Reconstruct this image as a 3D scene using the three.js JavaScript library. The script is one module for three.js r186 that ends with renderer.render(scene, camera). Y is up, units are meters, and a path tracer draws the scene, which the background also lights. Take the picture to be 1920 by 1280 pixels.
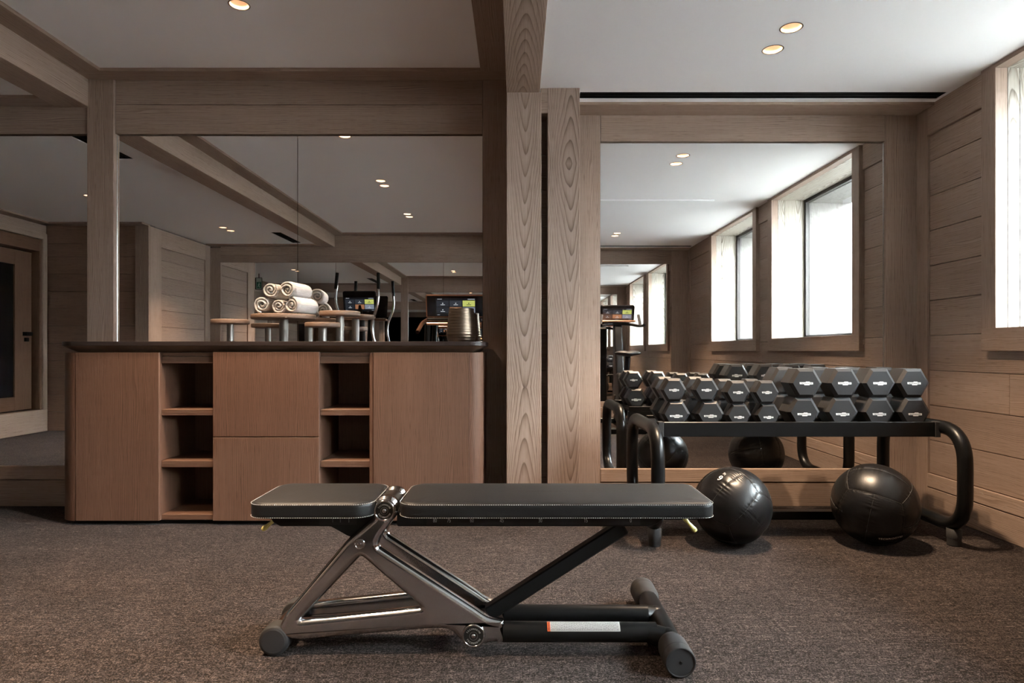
import * as THREE from 'three';
import { mergeGeometries } from 'three/addons/utils/BufferGeometryUtils.js';
import { RoundedBoxGeometry } from 'three/addons/geometries/RoundedBoxGeometry.js';

// ---------------------------------------------------------------- camera, sky, exposure
const scene = new THREE.Scene();
const renderer = new THREE.WebGLRenderer({ antialias: true });
renderer.toneMapping = THREE.LinearToneMapping;
renderer.toneMappingExposure = 17.5;
renderer.shadowMap.enabled = true;

const EYE = 0.86;                                   // the camera stands on the room's z = 0 line, looking at the mirror wall
const camera = new THREE.PerspectiveCamera(2 * Math.atan(640 / 1200) * 180 / Math.PI, 1.5, 0.05, 60);
camera.position.set(0, EYE, 0);
camera.lookAt(0, EYE, -1);
camera.setViewOffset(1920, 1280, -10, -18, 1920, 1280);   // lens shift: horizon a little under the middle

scene.background = new THREE.Color().setRGB(0.85, 0.94, 1.0);   // even overcast sky over the light well
scene.backgroundIntensity = 5.4;
const SPOT = 0.84;                                                 // candela of one downlight

// ---------------------------------------------------------------- helpers
let seed = 12345;
const rnd = () => { seed = (seed * 1664525 + 1013904223) >>> 0; return seed / 4294967296; };
const V3 = (x, y, z) => new THREE.Vector3(x, y, z);
const taken = new Map();
function numbered(name) { const n = taken.get(name) ?? 0; taken.set(name, n + 1); return n ? `${name}_${String(n).padStart(3, '0')}` : name; }
function tag(o, label, category, group, kind) {
  o.userData.label = label; o.userData.category = category;
  if (group) o.userData.group = group;
  if (kind) o.userData.kind = kind;
  return o;
}
function thing(name, label, category, [x, y, z] = [0, 0, 0], group, kind) {
  const g = new THREE.Group(); g.name = numbered(name); g.position.set(x, y, z);
  scene.add(g); return tag(g, label, category, group, kind);
}
function part(parent, name, geo, mat, pos, label) {
  const m = new THREE.Mesh(Array.isArray(geo) ? join(geo) : geo, mat);
  m.name = name; m.castShadow = m.receiveShadow = true;
  if (pos) m.position.set(...pos);
  if (label) m.userData.label = label;
  parent.add(m); return m;
}
function join(list) {
  return mergeGeometries(list.map((g) => {
    const n = g.index ? g.toNonIndexed() : g;
    for (const k of Object.keys(n.attributes)) if (!['position', 'normal', 'uv'].includes(k)) n.deleteAttribute(k);
    if (!n.attributes.uv) n.setAttribute('uv', new THREE.BufferAttribute(new Float32Array(n.attributes.position.count * 2), 2));
    return n;
  }));
}
// a box with chamfered edges, uv in metres, u along the grain; 44 triangles
function slab(x0, x1, y0, y1, z0, z1, grain = 'x', bevel = 0.002, shift) {
  const lo = [x0, y0, z0], hi = [x1, y1, z1], c = lo.map((a, i) => (a + hi[i]) / 2), s = lo.map((a, i) => (hi[i] - a) / 2);
  const b = Math.min(bevel, ...s.map((q) => q * 0.45));
  const ou = shift ? shift[0] : rnd() * 4, ov = shift ? shift[1] : rnd() * 2;
  const P = [], N = [], U = [], gi = 'xyz'.indexOf(grain);
  const put = (pts) => {
    const e1 = pts[1].map((q, i) => q - pts[0][i]), e2 = pts[2].map((q, i) => q - pts[0][i]);
    let n = [e1[1] * e2[2] - e1[2] * e2[1], e1[2] * e2[0] - e1[0] * e2[2], e1[0] * e2[1] - e1[1] * e2[0]];
    const m = pts.reduce((a, p) => a.map((q, i) => q + p[i] / pts.length), [0, 0, 0]);
    if (n[0] * m[0] + n[1] * m[1] + n[2] * m[2] < 0) { pts = pts.slice().reverse(); n = n.map((q) => -q); }
    const l = Math.hypot(...n); n = n.map((q) => q / l);
    let d = 0; for (let i = 1; i < 3; i++) if (Math.abs(n[i]) > Math.abs(n[d]) + 1e-6) d = i;
    const axes = [0, 1, 2].filter((i) => i !== d), ua = axes.includes(gi) ? gi : axes[0], va = axes.find((i) => i !== ua);
    const tri = pts.length === 4 ? [0, 1, 2, 0, 2, 3] : [0, 1, 2];
    for (const k of tri) { P.push(...pts[k].map((q, i) => q + c[i])); N.push(...n); U.push(pts[k][ua] + ou, pts[k][va] + ov + d * 0.31); }
  };
  const corner = (sx, sy, sz, on) => [sx, sy, sz].map((q, i) => q * (s[i] - (i === on ? 0 : b)));
  for (let d = 0; d < 3; d++) for (const q of [-1, 1]) {
    const k = (a, e) => { const v = [0, 0, 0]; v[d] = q; v[(d + 1) % 3] = a; v[(d + 2) % 3] = e; return corner(...v, d); };
    put([k(-1, -1), k(1, -1), k(1, 1), k(-1, 1)]);
  }
  for (let d = 0; d < 3; d++) for (const a of [-1, 1]) for (const e of [-1, 1]) {      // edges parallel to axis d
    const f = (d + 1) % 3, g = (d + 2) % 3;
    const k = (t, on) => { const v = [0, 0, 0]; v[d] = t; v[f] = a; v[g] = e; return corner(...v, on); };
    put([k(-1, f), k(1, f), k(1, g), k(-1, g)]);
  }
  for (const a of [-1, 1]) for (const e of [-1, 1]) for (const i of [-1, 1]) put([corner(a, e, i, 0), corner(a, e, i, 1), corner(a, e, i, 2)]);
  const geo = new THREE.BufferGeometry();
  geo.setAttribute('position', new THREE.Float32BufferAttribute(P, 3));
  geo.setAttribute('normal', new THREE.Float32BufferAttribute(N, 3));
  geo.setAttribute('uv', new THREE.Float32BufferAttribute(U, 2));
  return geo;
}
// a rounded path through points, then a tube round it
function path(points, corner = 0.05, closed = false) {
  const p = points.map((q) => V3(...q)), out = [], n = p.length;
  for (let i = 0; i < n; i++) {
    if (!closed && (i === 0 || i === n - 1)) { out.push(p[i].clone()); continue; }
    const a = p[(i + n - 1) % n], b = p[i], c = p[(i + 1) % n];
    const r = Math.min(corner, a.distanceTo(b) * 0.49, c.distanceTo(b) * 0.49);
    const s = b.clone().add(a.clone().sub(b).setLength(r)), e = b.clone().add(c.clone().sub(b).setLength(r));
    for (let k = 0; k <= 8; k++) { const t = k / 8; out.push(s.clone().multiplyScalar((1 - t) * (1 - t)).addScaledVector(b, 2 * t * (1 - t)).addScaledVector(e, t * t)); }
  }
  const fine = [];
  for (let i = 0; i < out.length - (closed ? 0 : 1); i++) {
    const a = out[i], b = out[(i + 1) % out.length], m = Math.max(1, Math.round(a.distanceTo(b) / 0.08));
    for (let k = 0; k < m; k++) fine.push(a.clone().lerp(b, k / m));
  }
  if (!closed) fine.push(out[out.length - 1]);
  return new THREE.CatmullRomCurve3(fine, closed, 'centripetal');
}
const tube = (points, r, corner = 0.05, closed = false, sides = 14) => { const c = path(points, corner, closed); return new THREE.TubeGeometry(c, c.points.length * 2, r, sides, closed); };
const shift = (g, x, y, z) => g.translate(x, y, z);
function rod(a, b, r, r2 = r, sides = 20) {                    // cylinder between two points, with caps
  const A = V3(...a), B = V3(...b), g = new THREE.CylinderGeometry(r2, r, A.distanceTo(B), sides);
  g.applyQuaternion(new THREE.Quaternion().setFromUnitVectors(V3(0, 1, 0), B.clone().sub(A).normalize()));
  const m = A.add(B).multiplyScalar(0.5); return g.translate(m.x, m.y, m.z);
}
const lathe = (pts, n = 40) => new THREE.LatheGeometry(pts.map(([x, y]) => new THREE.Vector2(x, y)), n);
function plate(pts, depth, bevel = 0, holes = [], segs = 3, curve = 8) {   // extruded outline, centred on z = 0
  const s = new THREE.Shape(pts.map(([x, y]) => new THREE.Vector2(x, y)));
  for (const h of holes) s.holes.push(new THREE.Path(h.map(([x, y]) => new THREE.Vector2(x, y))));
  const g = new THREE.ExtrudeGeometry(s, { depth, bevelEnabled: bevel > 0, bevelThickness: bevel, bevelSize: bevel, bevelOffset: -bevel, bevelSegments: segs, curveSegments: curve });
  return g.translate(0, 0, -depth / 2);
}
function roundRect(x0, x1, y0, y1, r, n = 6) {
  const out = [], cs = [[x1 - r, y1 - r, 0], [x0 + r, y1 - r, 1], [x0 + r, y0 + r, 2], [x1 - r, y0 + r, 3]];
  for (const [cx, cy, q] of cs) for (let k = 0; k <= n; k++) { const a = (q + k / n) * Math.PI / 2; out.push([cx + r * Math.cos(a), cy + r * Math.sin(a)]); }
  return out;
}
function roundPoly(pts, r) {                                    // polygon with every corner rounded by r (or its own third entry)
  const out = [], n = pts.length;
  for (let i = 0; i < n; i++) {
    const a = pts[(i + n - 1) % n], b = pts[i], c = pts[(i + 1) % n], l1 = Math.hypot(a[0] - b[0], a[1] - b[1]), l2 = Math.hypot(c[0] - b[0], c[1] - b[1]);
    const q = Math.min(b[2] ?? r, l1 * 0.48, l2 * 0.48), s = [b[0] + (a[0] - b[0]) * q / l1, b[1] + (a[1] - b[1]) * q / l1], e = [b[0] + (c[0] - b[0]) * q / l2, b[1] + (c[1] - b[1]) * q / l2];
    for (let k = 0; k <= 5; k++) { const t = k / 5; out.push([0, 1].map((j) => (1 - t) * (1 - t) * s[j] + 2 * t * (1 - t) * b[j] + t * t * e[j])); }
  }
  return out;
}

// ---------------------------------------------------------------- procedural textures
const hash = (x, y, s) => { let h = (x * 374761393 + y * 668265263 + s * 2246822519) | 0; h = Math.imul(h ^ (h >>> 13), 1274126177); return ((h ^ (h >>> 16)) >>> 0) / 4294967296; };
function noise(x, y, s = 0) {
  const i = Math.floor(x), j = Math.floor(y), u = x - i, v = y - j, a = u * u * (3 - 2 * u), b = v * v * (3 - 2 * v);
  const p = hash(i, j, s), q = hash(i + 1, j, s), r = hash(i, j + 1, s), t = hash(i + 1, j + 1, s);
  return p + (q - p) * a + (r - p) * b + (p - q - r + t) * a * b;
}
const fbm = (x, y, s, o = 4) => { let v = 0, a = 0.5; for (let k = 0; k < o; k++) { v += a * noise(x, y, s + k); x *= 2.03; y *= 2.03; a *= 0.5; } return v; };
const enc = (v) => Math.max(0, Math.min(255, Math.round(255 * (v <= 0.0031308 ? 12.92 * v : 1.055 * Math.pow(v, 1 / 2.4) - 0.055))));
function dataTex(w, h, fn, srgb, wrap = THREE.MirroredRepeatWrapping, size = [1, 1]) {
  const d = new Uint8Array(w * h * 4);
  for (let y = 0; y < h; y++) for (let x = 0; x < w; x++) {
    const v = fn(x / w, y / h), o = (y * w + x) * 4;
    if (srgb) { d[o] = enc(v[0]); d[o + 1] = enc(v[1]); d[o + 2] = enc(v[2]); } else d[o] = d[o + 1] = d[o + 2] = Math.max(0, Math.min(255, v * 255));
    d[o + 3] = 255;
  }
  const t = new THREE.DataTexture(d, w, h); t.wrapS = t.wrapT = wrap; t.magFilter = THREE.LinearFilter; t.minFilter = THREE.LinearMipmapLinearFilter;
  t.repeat.set(1 / size[0], 1 / size[1]); if (srgb) t.colorSpace = THREE.SRGBColorSpace; t.needsUpdate = true; return t;
}
// oak: 2.4 m along the grain, 0.51 m across; straight or with cathedral arches every 0.17 m
function oak(s, arches) {
  const L = 2.4, W = 0.51, cell = 1024;
  const field = new Float32Array(cell * cell);
  for (let j = 0; j < cell; j++) for (let i = 0; i < cell; i++) {
    const x = i / cell * L, y = j / cell * W;
    const wx = (fbm(x * 1.6, y * 9, s, 3) - 0.45), wy = fbm(x * 0.9 + 9, y * 14, s + 20, 3) - 0.45;
    let ring, open = 0;
    if (arches) {
      const k = Math.floor(y / 0.17), yy = y - (k + 0.5) * 0.17 + wy * 0.022, dir = k % 2 ? 1 : -1;
      ring = dir * x * 8.5 + k * 0.4 + 1350 * yy * yy / (1 + 9 * Math.abs(yy)) + wx * 3.2;
      open = Math.max(0, 1 - Math.abs(yy) / 0.05);
    } else ring = y * 150 + wx * 5.5 + wy * 9;
    const f = ring - Math.floor(ring), line = Math.pow(f, arches ? 3.2 : 2.0) * (1 - Math.max(0, (f - 0.93) / 0.07));
    const pore = noise(x * 26, y * 1100, s + 40) * noise(x * 9, y * 420, s + 41);
    const fine = noise(x * 5, y * 700, s + 50), broad = fbm(x * 0.7, y * 5, s + 60, 3), fleck = noise(x * 60, y * 90, s + 70);
    const dark = (arches ? 0.42 + 0.22 * open : 0.30) * line * (0.55 + 0.45 * broad * 2) + 0.46 * Math.max(0, pore - 0.36) * 1.6 + 0.15 * fine + 0.16 * (broad - 0.45) + 0.03 * fleck;
    field[j * cell + i] = dark;
  }
  const at = (u, v) => field[Math.min(cell - 1, Math.floor(v * cell)) * cell + Math.min(cell - 1, Math.floor(u * cell))];
  return {
    map: dataTex(cell, cell, (u, v) => { const d = at(u, v), k = Math.max(0.2, 1 - d * 1.05); return [k, Math.pow(k, 1.1), Math.pow(k, 1.2)]; }, true, THREE.MirroredRepeatWrapping, [L, W]),
    bump: dataTex(cell, cell, (u, v) => 1 - Math.min(1, at(u, v) * 1.5), false, THREE.MirroredRepeatWrapping, [L, W]),
  };
}
const oakStraight = oak(3, false), oakArch = oak(11, true);
const mat = (o) => new THREE.MeshPhysicalMaterial(o);
const rgb = (r, g, b) => new THREE.Color().setRGB(r, g, b);
const woodMat = (c, tex = oakStraight, roughness = 0.55, bump = 0.0005) => mat({ color: c, map: tex.map, bumpMap: tex.bump, bumpScale: bump, roughness, specularIntensity: 0.6 });
const tones = [[0.450, 0.338, 0.272], [0.415, 0.310, 0.250], [0.485, 0.365, 0.294]];
const WOOD = tones.map((c) => woodMat(rgb(...c)));              // taupe stained oak, straight grain
const ARCH = tones.map((c) => woodMat(rgb(...c), oakArch));     // the same with cathedral figure
const DAYLIT_OAK = [woodMat(rgb(0.48, 0.445, 0.39), oakArch), woodMat(rgb(0.50, 0.465, 0.41), oakStraight)];   // oak of the window reveals, daylight on it put into the pale colour
const CAB = [woodMat(rgb(0.195, 0.108, 0.072)), woodMat(rgb(0.186, 0.098, 0.064))];                        // warmer oak veneer of the cabinet
const DOORWOOD = woodMat(rgb(0.22, 0.12, 0.075)), SHADED_REDWOOD = [woodMat(rgb(0.34, 0.215, 0.155)), woodMat(rgb(0.31, 0.195, 0.14))];  // rear-left planks: reddish stain, darkened to stand in for shade
const PLASTER = mat({ color: rgb(0.90, 0.90, 0.91), roughness: 0.92, specularIntensity: 0.3 });
const CORE = mat({ color: rgb(0.10, 0.08, 0.065), roughness: 0.9 });
const MIRROR = mat({ color: rgb(0.92, 0.925, 0.92), metalness: 1, roughness: 0.0 });
const EDGE = mat({ color: rgb(0.70, 0.72, 0.70), metalness: 1, roughness: 0.25 });
const BLACK = mat({ color: rgb(0.005, 0.005, 0.005), roughness: 0.5, specularIntensity: 0.5 });
const SATIN = mat({ color: rgb(0.005, 0.005, 0.005), roughness: 0.34, specularIntensity: 0.65 });
const RUBBER = mat({ color: rgb(0.032, 0.031, 0.031), roughness: 0.7, specularIntensity: 0.6 });
const ALU = mat({ color: rgb(0.54, 0.545, 0.55), metalness: 1, roughness: 0.15 });
const STEEL = mat({ color: rgb(0.55, 0.55, 0.55), metalness: 1, roughness: 0.25 });
const COPPER = mat({ color: rgb(0.62, 0.34, 0.22), metalness: 1, roughness: 0.3 });
const GLOSSBLACK = mat({ color: rgb(0.008, 0.008, 0.009), roughness: 0.12 });
const pick = (list) => list[Math.floor(rnd() * list.length)];

const carpetField = (() => {
  const n = 2048, f = new Float32Array(n * n);
  for (let j = 0; j < n; j++) for (let i = 0; i < n; i++) {
    const x = i / n * 1.6, y = j / n * 1.6;
    const wa = Math.floor(x / 0.0031), we = Math.floor(y / 0.0024);                 // warp and weft threads
    const long = noise(x * 75, we * 0.97, 5), tall = noise(wa * 0.97, y * 110, 6);      // a yarn keeps its tone for a while
    const over = hash(wa, we, 7), u = x / 0.0031 - wa, v = y / 0.0024 - we;
    const tone = over < 0.62 ? long : tall, round = Math.sin(Math.PI * u) * Math.sin(Math.PI * v);
    f[j * n + i] = 0.20 + 0.46 * tone * tone + 0.50 * (hash(wa, we, 9) - 0.5) + 0.10 * (noise(x * 14, we * 0.5, 12) - 0.5) + 0.14 * (round - 0.5) + 0.16 * (fbm(x * 5, y * 5, 8, 3) - 0.45);
  }
  return (u, v) => f[Math.min(n - 1, Math.floor(v * n)) * n + Math.min(n - 1, Math.floor(u * n))];
})();
const CARPET = mat({
  color: rgb(1, 1, 1), roughness: 0.96, specularIntensity: 0.2, sheen: 0.25, sheenRoughness: 0.7, sheenColor: rgb(0.5, 0.45, 0.42),
  map: dataTex(2048, 2048, (u, v) => { const k = Math.max(0, carpetField(u, v)); return [0.007 + 0.225 * k * k, 0.0056 + 0.176 * k * k, 0.005 + 0.161 * k * k]; }, true, THREE.MirroredRepeatWrapping, [1.6, 1.6]),
  bumpMap: dataTex(1024, 1024, (u, v) => carpetField(u, v), false, THREE.MirroredRepeatWrapping, [1.6, 1.6]), bumpScale: 0.0015,
});
const hideBump = dataTex(512, 512, (u, v) => 0.5 + 0.5 * (fbm(u * 90, v * 90, 31, 3) - 0.45) + 0.25 * (fbm(u * 8, v * 8, 33, 2) - 0.4), false, THREE.MirroredRepeatWrapping, [0.25, 0.25]);
const LEATHER = mat({ color: rgb(0.0125, 0.012, 0.0118), roughness: 0.48, bumpMap: hideBump, bumpScale: 0.0006, specularIntensity: 0.6 });
const BALLSKIN = mat({ color: rgb(0.010, 0.0098, 0.010), roughness: 0.36, bumpMap: hideBump, bumpScale: 0.0003 });
const THREAD = mat({ color: rgb(0.62, 0.60, 0.57), roughness: 0.8 });
function canvasMat(w, h, draw, extra = {}) {
  const c = document.createElement('canvas'); c.width = w; c.height = h; draw(c.getContext('2d'), w, h);
  const t = new THREE.CanvasTexture(c); t.colorSpace = THREE.SRGBColorSpace; t.magFilter = THREE.LinearFilter;
  return mat({ map: t, roughness: 0.5, ...extra });
}

// ================================================================ the room
const ZB = -3.56, ZF = 1.20, XL = -5.10, XR = 2.21;              // mirror wall, wall behind the camera, left wall, window wall
const H_COFFER = 2.378, H_LEFT = 2.232, H_RIGHT = 2.179;
const JOINTS = [0.205, 0.383, 0.570, 0.757, 0.944, 1.131, 1.318, 1.506, 1.693, 1.880, 2.02];
function struct(name, label, category) { return thing(name, label, category, [0, 0, 0], null, 'structure'); }

{ // floor
  const g = new THREE.BoxGeometry(8.2, 0.12, 5.4); g.translate(-1.4, -0.06, -1.2);
  const p = g.attributes.position, u = g.attributes.uv; for (let i = 0; i < p.count; i++) u.setXY(i, p.getX(i) + 10, p.getZ(i) + 10);
  const m = new THREE.Mesh(g, CARPET); m.name = 'floor'; m.receiveShadow = m.castShadow = true;
  tag(m, 'dark taupe woven carpet floor with light and dark flecked yarn', 'floor', null, 'structure'); scene.add(m);
}
// --- wall with the mirrors (faces the camera)
const wallBack = struct('wall_back', 'taupe oak panelled wall that frames the large mirrors', 'wall');
part(wallBack, 'wall_core', slab(XL - 0.1, XR + 0.05, 0, 2.625, -3.80, -3.62, 'x', 0.001), CORE);
function frameBoard(wall, name, x0, x1, y0, y1, z0, z1, grain, m = pick(WOOD)) { return part(wall, name, slab(x0, x1, y0, y1, z0, z1, grain), m); }
const zf = -3.545;
const corniceBack = struct('trim_2', 'oak cornice boards at the top of the mirror wall', 'trim'), wallGap = struct('wall_gap', 'narrow strip of planks recessed between the two oak columns', 'wall');
frameBoard(wallBack, 'rail', XL, -2.378, 2.063, 2.216, -3.62, zf, 'x');
frameBoard(wallBack, 'rail', -2.227, -0.193, 2.2255, 2.361, -3.62, zf - 0.002, 'x', WOOD[1]);
frameBoard(wallBack, 'rail', -2.227, -0.193, 2.063, 2.2235, -3.62, zf, 'x', WOOD[0]);
frameBoard(wallBack, 'pilaster', -2.376, -2.229, 0, 2.36, -3.62, -3.533, 'y', WOOD[0]);
frameBoard(wallBack, 'stile', -0.191, -0.05, 0, 2.361, -3.62, zf, 'y', WOOD[1]);
frameBoard(wallBack, 'stile', XL, -5.0, 0, 2.054, -3.62, zf, 'y');
for (const [a, b] of [[-5.0, -2.378], [-2.227, -0.193]]) {
  frameBoard(wallBack, 'rail', a, b, 0.149, 0.222, -3.62, zf, 'x', WOOD[2]);
  frameBoard(wallBack, 'plinth_board', a, b, 0, 0.145, -3.62, zf - 0.003, 'x', WOOD[1]);
}
frameBoard(wallBack, 'stile', 0.30, 0.459, 0, 2.166, -3.62, zf, 'y', WOOD[0]);
frameBoard(wallBack, 'stile', 2.039, XR + 0.01, 0, 2.166, -3.62, zf, 'y', WOOD[0]);
frameBoard(wallBack, 'rail', 0.461, 2.037, 2.0225, 2.166, -3.62, zf, 'x', WOOD[2]);
frameBoard(wallBack, 'rail', 0.461, 2.037, 0.135, 0.207, -3.62, zf, 'x', WOOD[2]);
frameBoard(wallBack, 'plinth_board', 0.461, 2.037, 0, 0.131, -3.62, zf - 0.003, 'x', WOOD[0]);
frameBoard(corniceBack, 'cornice', 0.313, XR, 2.165, 2.20, -3.62, -3.39, 'x', WOOD[2]);
frameBoard(corniceBack, 'cornice', XL, -2.55, 2.216, 2.25, -3.62, -3.43, 'x', WOOD[1]);
frameBoard(wallGap, 'header', 0.118, 0.155, 2.053, 2.2, -3.40, -3.213, 'x', WOOD[2]);
part(wallGap, 'filler', slab(0.08, 0.20, 0, 2.2, -3.62, -3.345, 'y'), CORE);
for (let i = -1; i < JOINTS.length - 1; i++) part(wallGap, 'plank', slab(0.10, 0.18, i < 0 ? 0 : JOINTS[i] + 0.0015, JOINTS[i + 1] - 0.0015 + (i === 9 ? 0.05 : 0), -3.345, -3.33, 'x', 0.0015), pick(WOOD));

function mirror(x0, x1, y0, y1, z, out, label, edges = []) {                  // glass plate with polished edge strips
  const t = thing('wall_mirror', label, 'mirror', [(x0 + x1) / 2, y0, z]);
  const w = (x1 - x0) / 2, h = y1 - y0, d = out * 0.006;
  part(t, 'mirror_glass', new THREE.BoxGeometry(2 * w - 0.002, h - 0.002, 0.006).translate(0, h / 2, -d / 2), MIRROR);
  for (const s of edges) part(t, 'mirror_edge', slab(s * w - 0.002, s * w + 0.002, 0, h, -0.004, 0.004, 'y', 0.001).translate(-s * 0.001, 0, -d * 0.2), EDGE);
  return t;
}
mirror(-5.0, -2.378, 0.222, 2.056, ZB, 1, 'tall mirror at the far left, beyond the oak pilaster, reflecting a door');
mirror(-2.227, -1.2225, 0.222, 2.056, ZB, 1, 'left half of the split mirror above the cabinet, behind the towels', [-1]);
mirror(-1.2215, -0.193, 0.222, 2.056, ZB, 1, 'right half of the split mirror above the cabinet, behind the bronze pot');
mirror(0.461, 2.037, 0.207, 2.0165, ZB, 1, 'tall mirror behind the dumbbell rack, reflecting the windows', [1]);

// --- the wall behind the camera, seen in the mirrors
const wallFront = struct('wall_front', 'oak panelled mirror wall opposite, seen only in reflection', 'wall');
part(wallFront, 'wall_core', slab(-4.1, XR + 0.05, 0, 2.625, 1.26, 1.44, 'x', 0.001), CORE);
const zo = 1.185;
frameBoard(wallFront, 'stile', -3.99, -3.85, 0, 2.20, zo, 1.26, 'y', WOOD[1]);
frameBoard(wallFront, 'rail', -3.85, -0.19, 2.011, 2.10, zo, 1.26, 'x', WOOD[1]);
frameBoard(wallFront, 'rail', -3.85, -0.19, 2.102, 2.361, zo + 0.002, 1.26, 'x', WOOD[0]);
frameBoard(wallFront, 'rail', -3.85, -0.19, 0.149, 0.222, zo, 1.26, 'x');
frameBoard(wallFront, 'plinth_board', -3.85, -0.19, 0, 0.145, zo, 1.26, 'x');
frameBoard(wallFront, 'stile', -0.19, 0.459, 0, 2.2, zo, 1.26, 'y');
frameBoard(wallFront, 'stile', 2.0, XR + 0.01, 0, 2.166, zo, 1.26, 'y');
frameBoard(wallFront, 'rail', 0.461, 2.0, 1.99, 2.166, zo, 1.26, 'x');
frameBoard(wallFront, 'rail', 0.461, 2.0, 0.135, 0.207, zo, 1.26, 'x');
frameBoard(wallFront, 'plinth_board', 0.461, 2.0, 0, 0.131, zo, 1.26, 'x');
frameBoard(wallFront, 'cornice', 0.313, XR, 2.165, 2.20, 1.03, 1.26, 'x');
frameBoard(wallFront, 'cornice', -3.99, -2.55, 2.216, 2.25, 1.07, 1.26, 'x');
mirror(-3.85, -2.361, 0.222, 2.011, ZF, -1, 'reflected opposite mirror, leftmost panel, beside the notch wall');
mirror(-2.359, -0.961, 0.222, 2.011, ZF, -1, 'reflected opposite mirror panel behind the elliptical trainer');
mirror(-0.959, -0.19, 0.222, 2.011, ZF, -1, 'reflected opposite mirror panel behind the treadmill console');
mirror(0.461, 2.0, 0.207, 1.99, ZF, -1, 'reflected opposite mirror behind the exercise bike');

// --- notch and left wall, seen in the mirrors
const wallNotch = struct('wall_notch', 'pale lit planked return wall seen in the left mirror', 'wall');
part(wallNotch, 'wall_core', slab(-4.12, -4.015, 0, 2.625, -0.17, 1.4, 'z', 0.001), CORE);
frameBoard(wallNotch, 'stile', -4.02, -3.985, 0, 2.216, -0.19, 0.05, 'y', WOOD[2]);
frameBoard(wallNotch, 'stile', -4.02, -3.985, 0, 2.216, 1.06, 1.185, 'y', WOOD[1]);
frameBoard(wallNotch, 'rail', -4.02, -3.985, 2.02, 2.216, 0.05, 1.06, 'z', WOOD[2]);
frameBoard(wallNotch, 'rail', -4.02, -3.985, 0.0, 0.205, 0.05, 1.06, 'z', WOOD[2]);
for (let i = 0; i < JOINTS.length - 1; i++) part(wallNotch, 'plank', slab(-4.015, -4.0, JOINTS[i] + 0.0015, JOINTS[i + 1] - 0.0015, 0.05, 1.06, 'z', 0.0015), pick(WOOD));
const wallRear = struct('wall_rear_left', 'reddish planked wall beside the reflected doorway, darkened in colour in place of shade', 'wall');
part(wallRear, 'wall_core', slab(XL - 0.1, -4.0, 0, 2.625, -0.165, -0.05, 'x', 0.001), CORE);
frameBoard(wallRear, 'pilaster', -4.13, -3.983, 0, 2.216, -0.205, -0.165, 'y', WOOD[0]);
for (let i = -1; i < JOINTS.length; i++) part(wallRear, 'plank', slab(XL, -4.13, i < 0 ? 0 : JOINTS[i] + 0.0015, i === 10 ? 2.216 : JOINTS[i + 1] - 0.0015, -0.19 - (i < 0 ? 0.012 : 0), -0.165, 'x', 0.0015), pick(SHADED_REDWOOD));
frameBoard(wallRear, 'cornice', XL, -3.99, 2.216, 2.25, -0.32, -0.165, 'x', WOOD[1]);

const wallLeft = struct('wall_left', 'planked left wall with a framed doorway, seen in the mirror', 'wall');
const DZ0 = -1.75, DZ1 = -0.27;                                   // door opening
part(wallLeft, 'wall_core', [slab(-5.3, -5.12, 0, 2.625, -3.7, DZ0, 'z', 0.001), slab(-5.3, -5.12, 0, 2.625, DZ1, 0, 'z', 0.001), slab(-5.3, -5.12, 2.06, 2.625, DZ0, DZ1, 'z', 0.001)], CORE);
frameBoard(wallLeft, 'rail', -5.13, XL, 2.12, 2.216, -3.6, -0.19, 'z', WOOD[2]);
for (let i = 0; i < JOINTS.length; i++) part(wallLeft, 'plank', slab(-5.12, -5.105, JOINTS[i] + 0.0015, i === 10 ? 2.12 : JOINTS[i + 1] - 0.0015, -3.56, DZ0, 'z', 0.0015), pick(WOOD));
frameBoard(wallLeft, 'plinth_board', -5.20, -5.075, 0, 0.235, -3.6, -0.205, 'z', WOOD[2]);
frameBoard(wallLeft, 'cornice', -5.13, -4.98, 2.216, 2.25, -3.6, -0.19, 'z', WOOD[2]);
const door = struct('door_1', 'dark glazed oak door in a brown frame, reflected at the far left', 'door');
part(door, 'casing', slab(-5.13, -5.07, 0.237, 2.12, DZ1 - 0.005, -0.215, 'y'), WOOD[2]);
part(door, 'casing', slab(-5.13, -5.07, 2.055, 2.118, DZ0, DZ1 - 0.006, 'z'), WOOD[2]);
part(door, 'jamb', slab(-5.24, -5.085, 0.237, 2.05, DZ1 - 0.035, DZ1 - 0.006, 'y'), DOORWOOD);
part(door, 'jamb', slab(-5.24, -5.085, 1.92, 2.05, DZ0, DZ1 - 0.037, 'z'), DOORWOOD);
const leaf = part(door, 'door_leaf', [slab(-5.19, -5.15, 0.25, 1.90, -0.56, -0.335, 'y'), slab(-5.19, -5.15, 0.25, 1.90, -1.74, -1.56, 'y'), slab(-5.19, -5.15, 1.75, 1.90, -1.56, -0.56, 'z'), slab(-5.19, -5.15, 0.25, 0.39, -1.56, -0.56, 'z')], DOORWOOD);
part(leaf, 'door_glass', slab(-5.175, -5.165, 0.39, 1.75, -1.56, -0.56, 'y', 0.001), GLOSSBLACK);
part(leaf, 'door_handle', slab(-5.15, -5.10, 1.02, 1.06, -0.46, -0.38, 'y'), BLACK);
part(leaf, 'door_lock', slab(-5.15, -5.125, 0.96, 1.0, -0.44, -0.40, 'y'), BLACK);
part(door, 'light_seal', slab(-5.34, -5.302, -0.05, 2.6, -2.0, 0, 'z', 0.001), CORE);  // unseen slab added behind the door to keep sky light out

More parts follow.
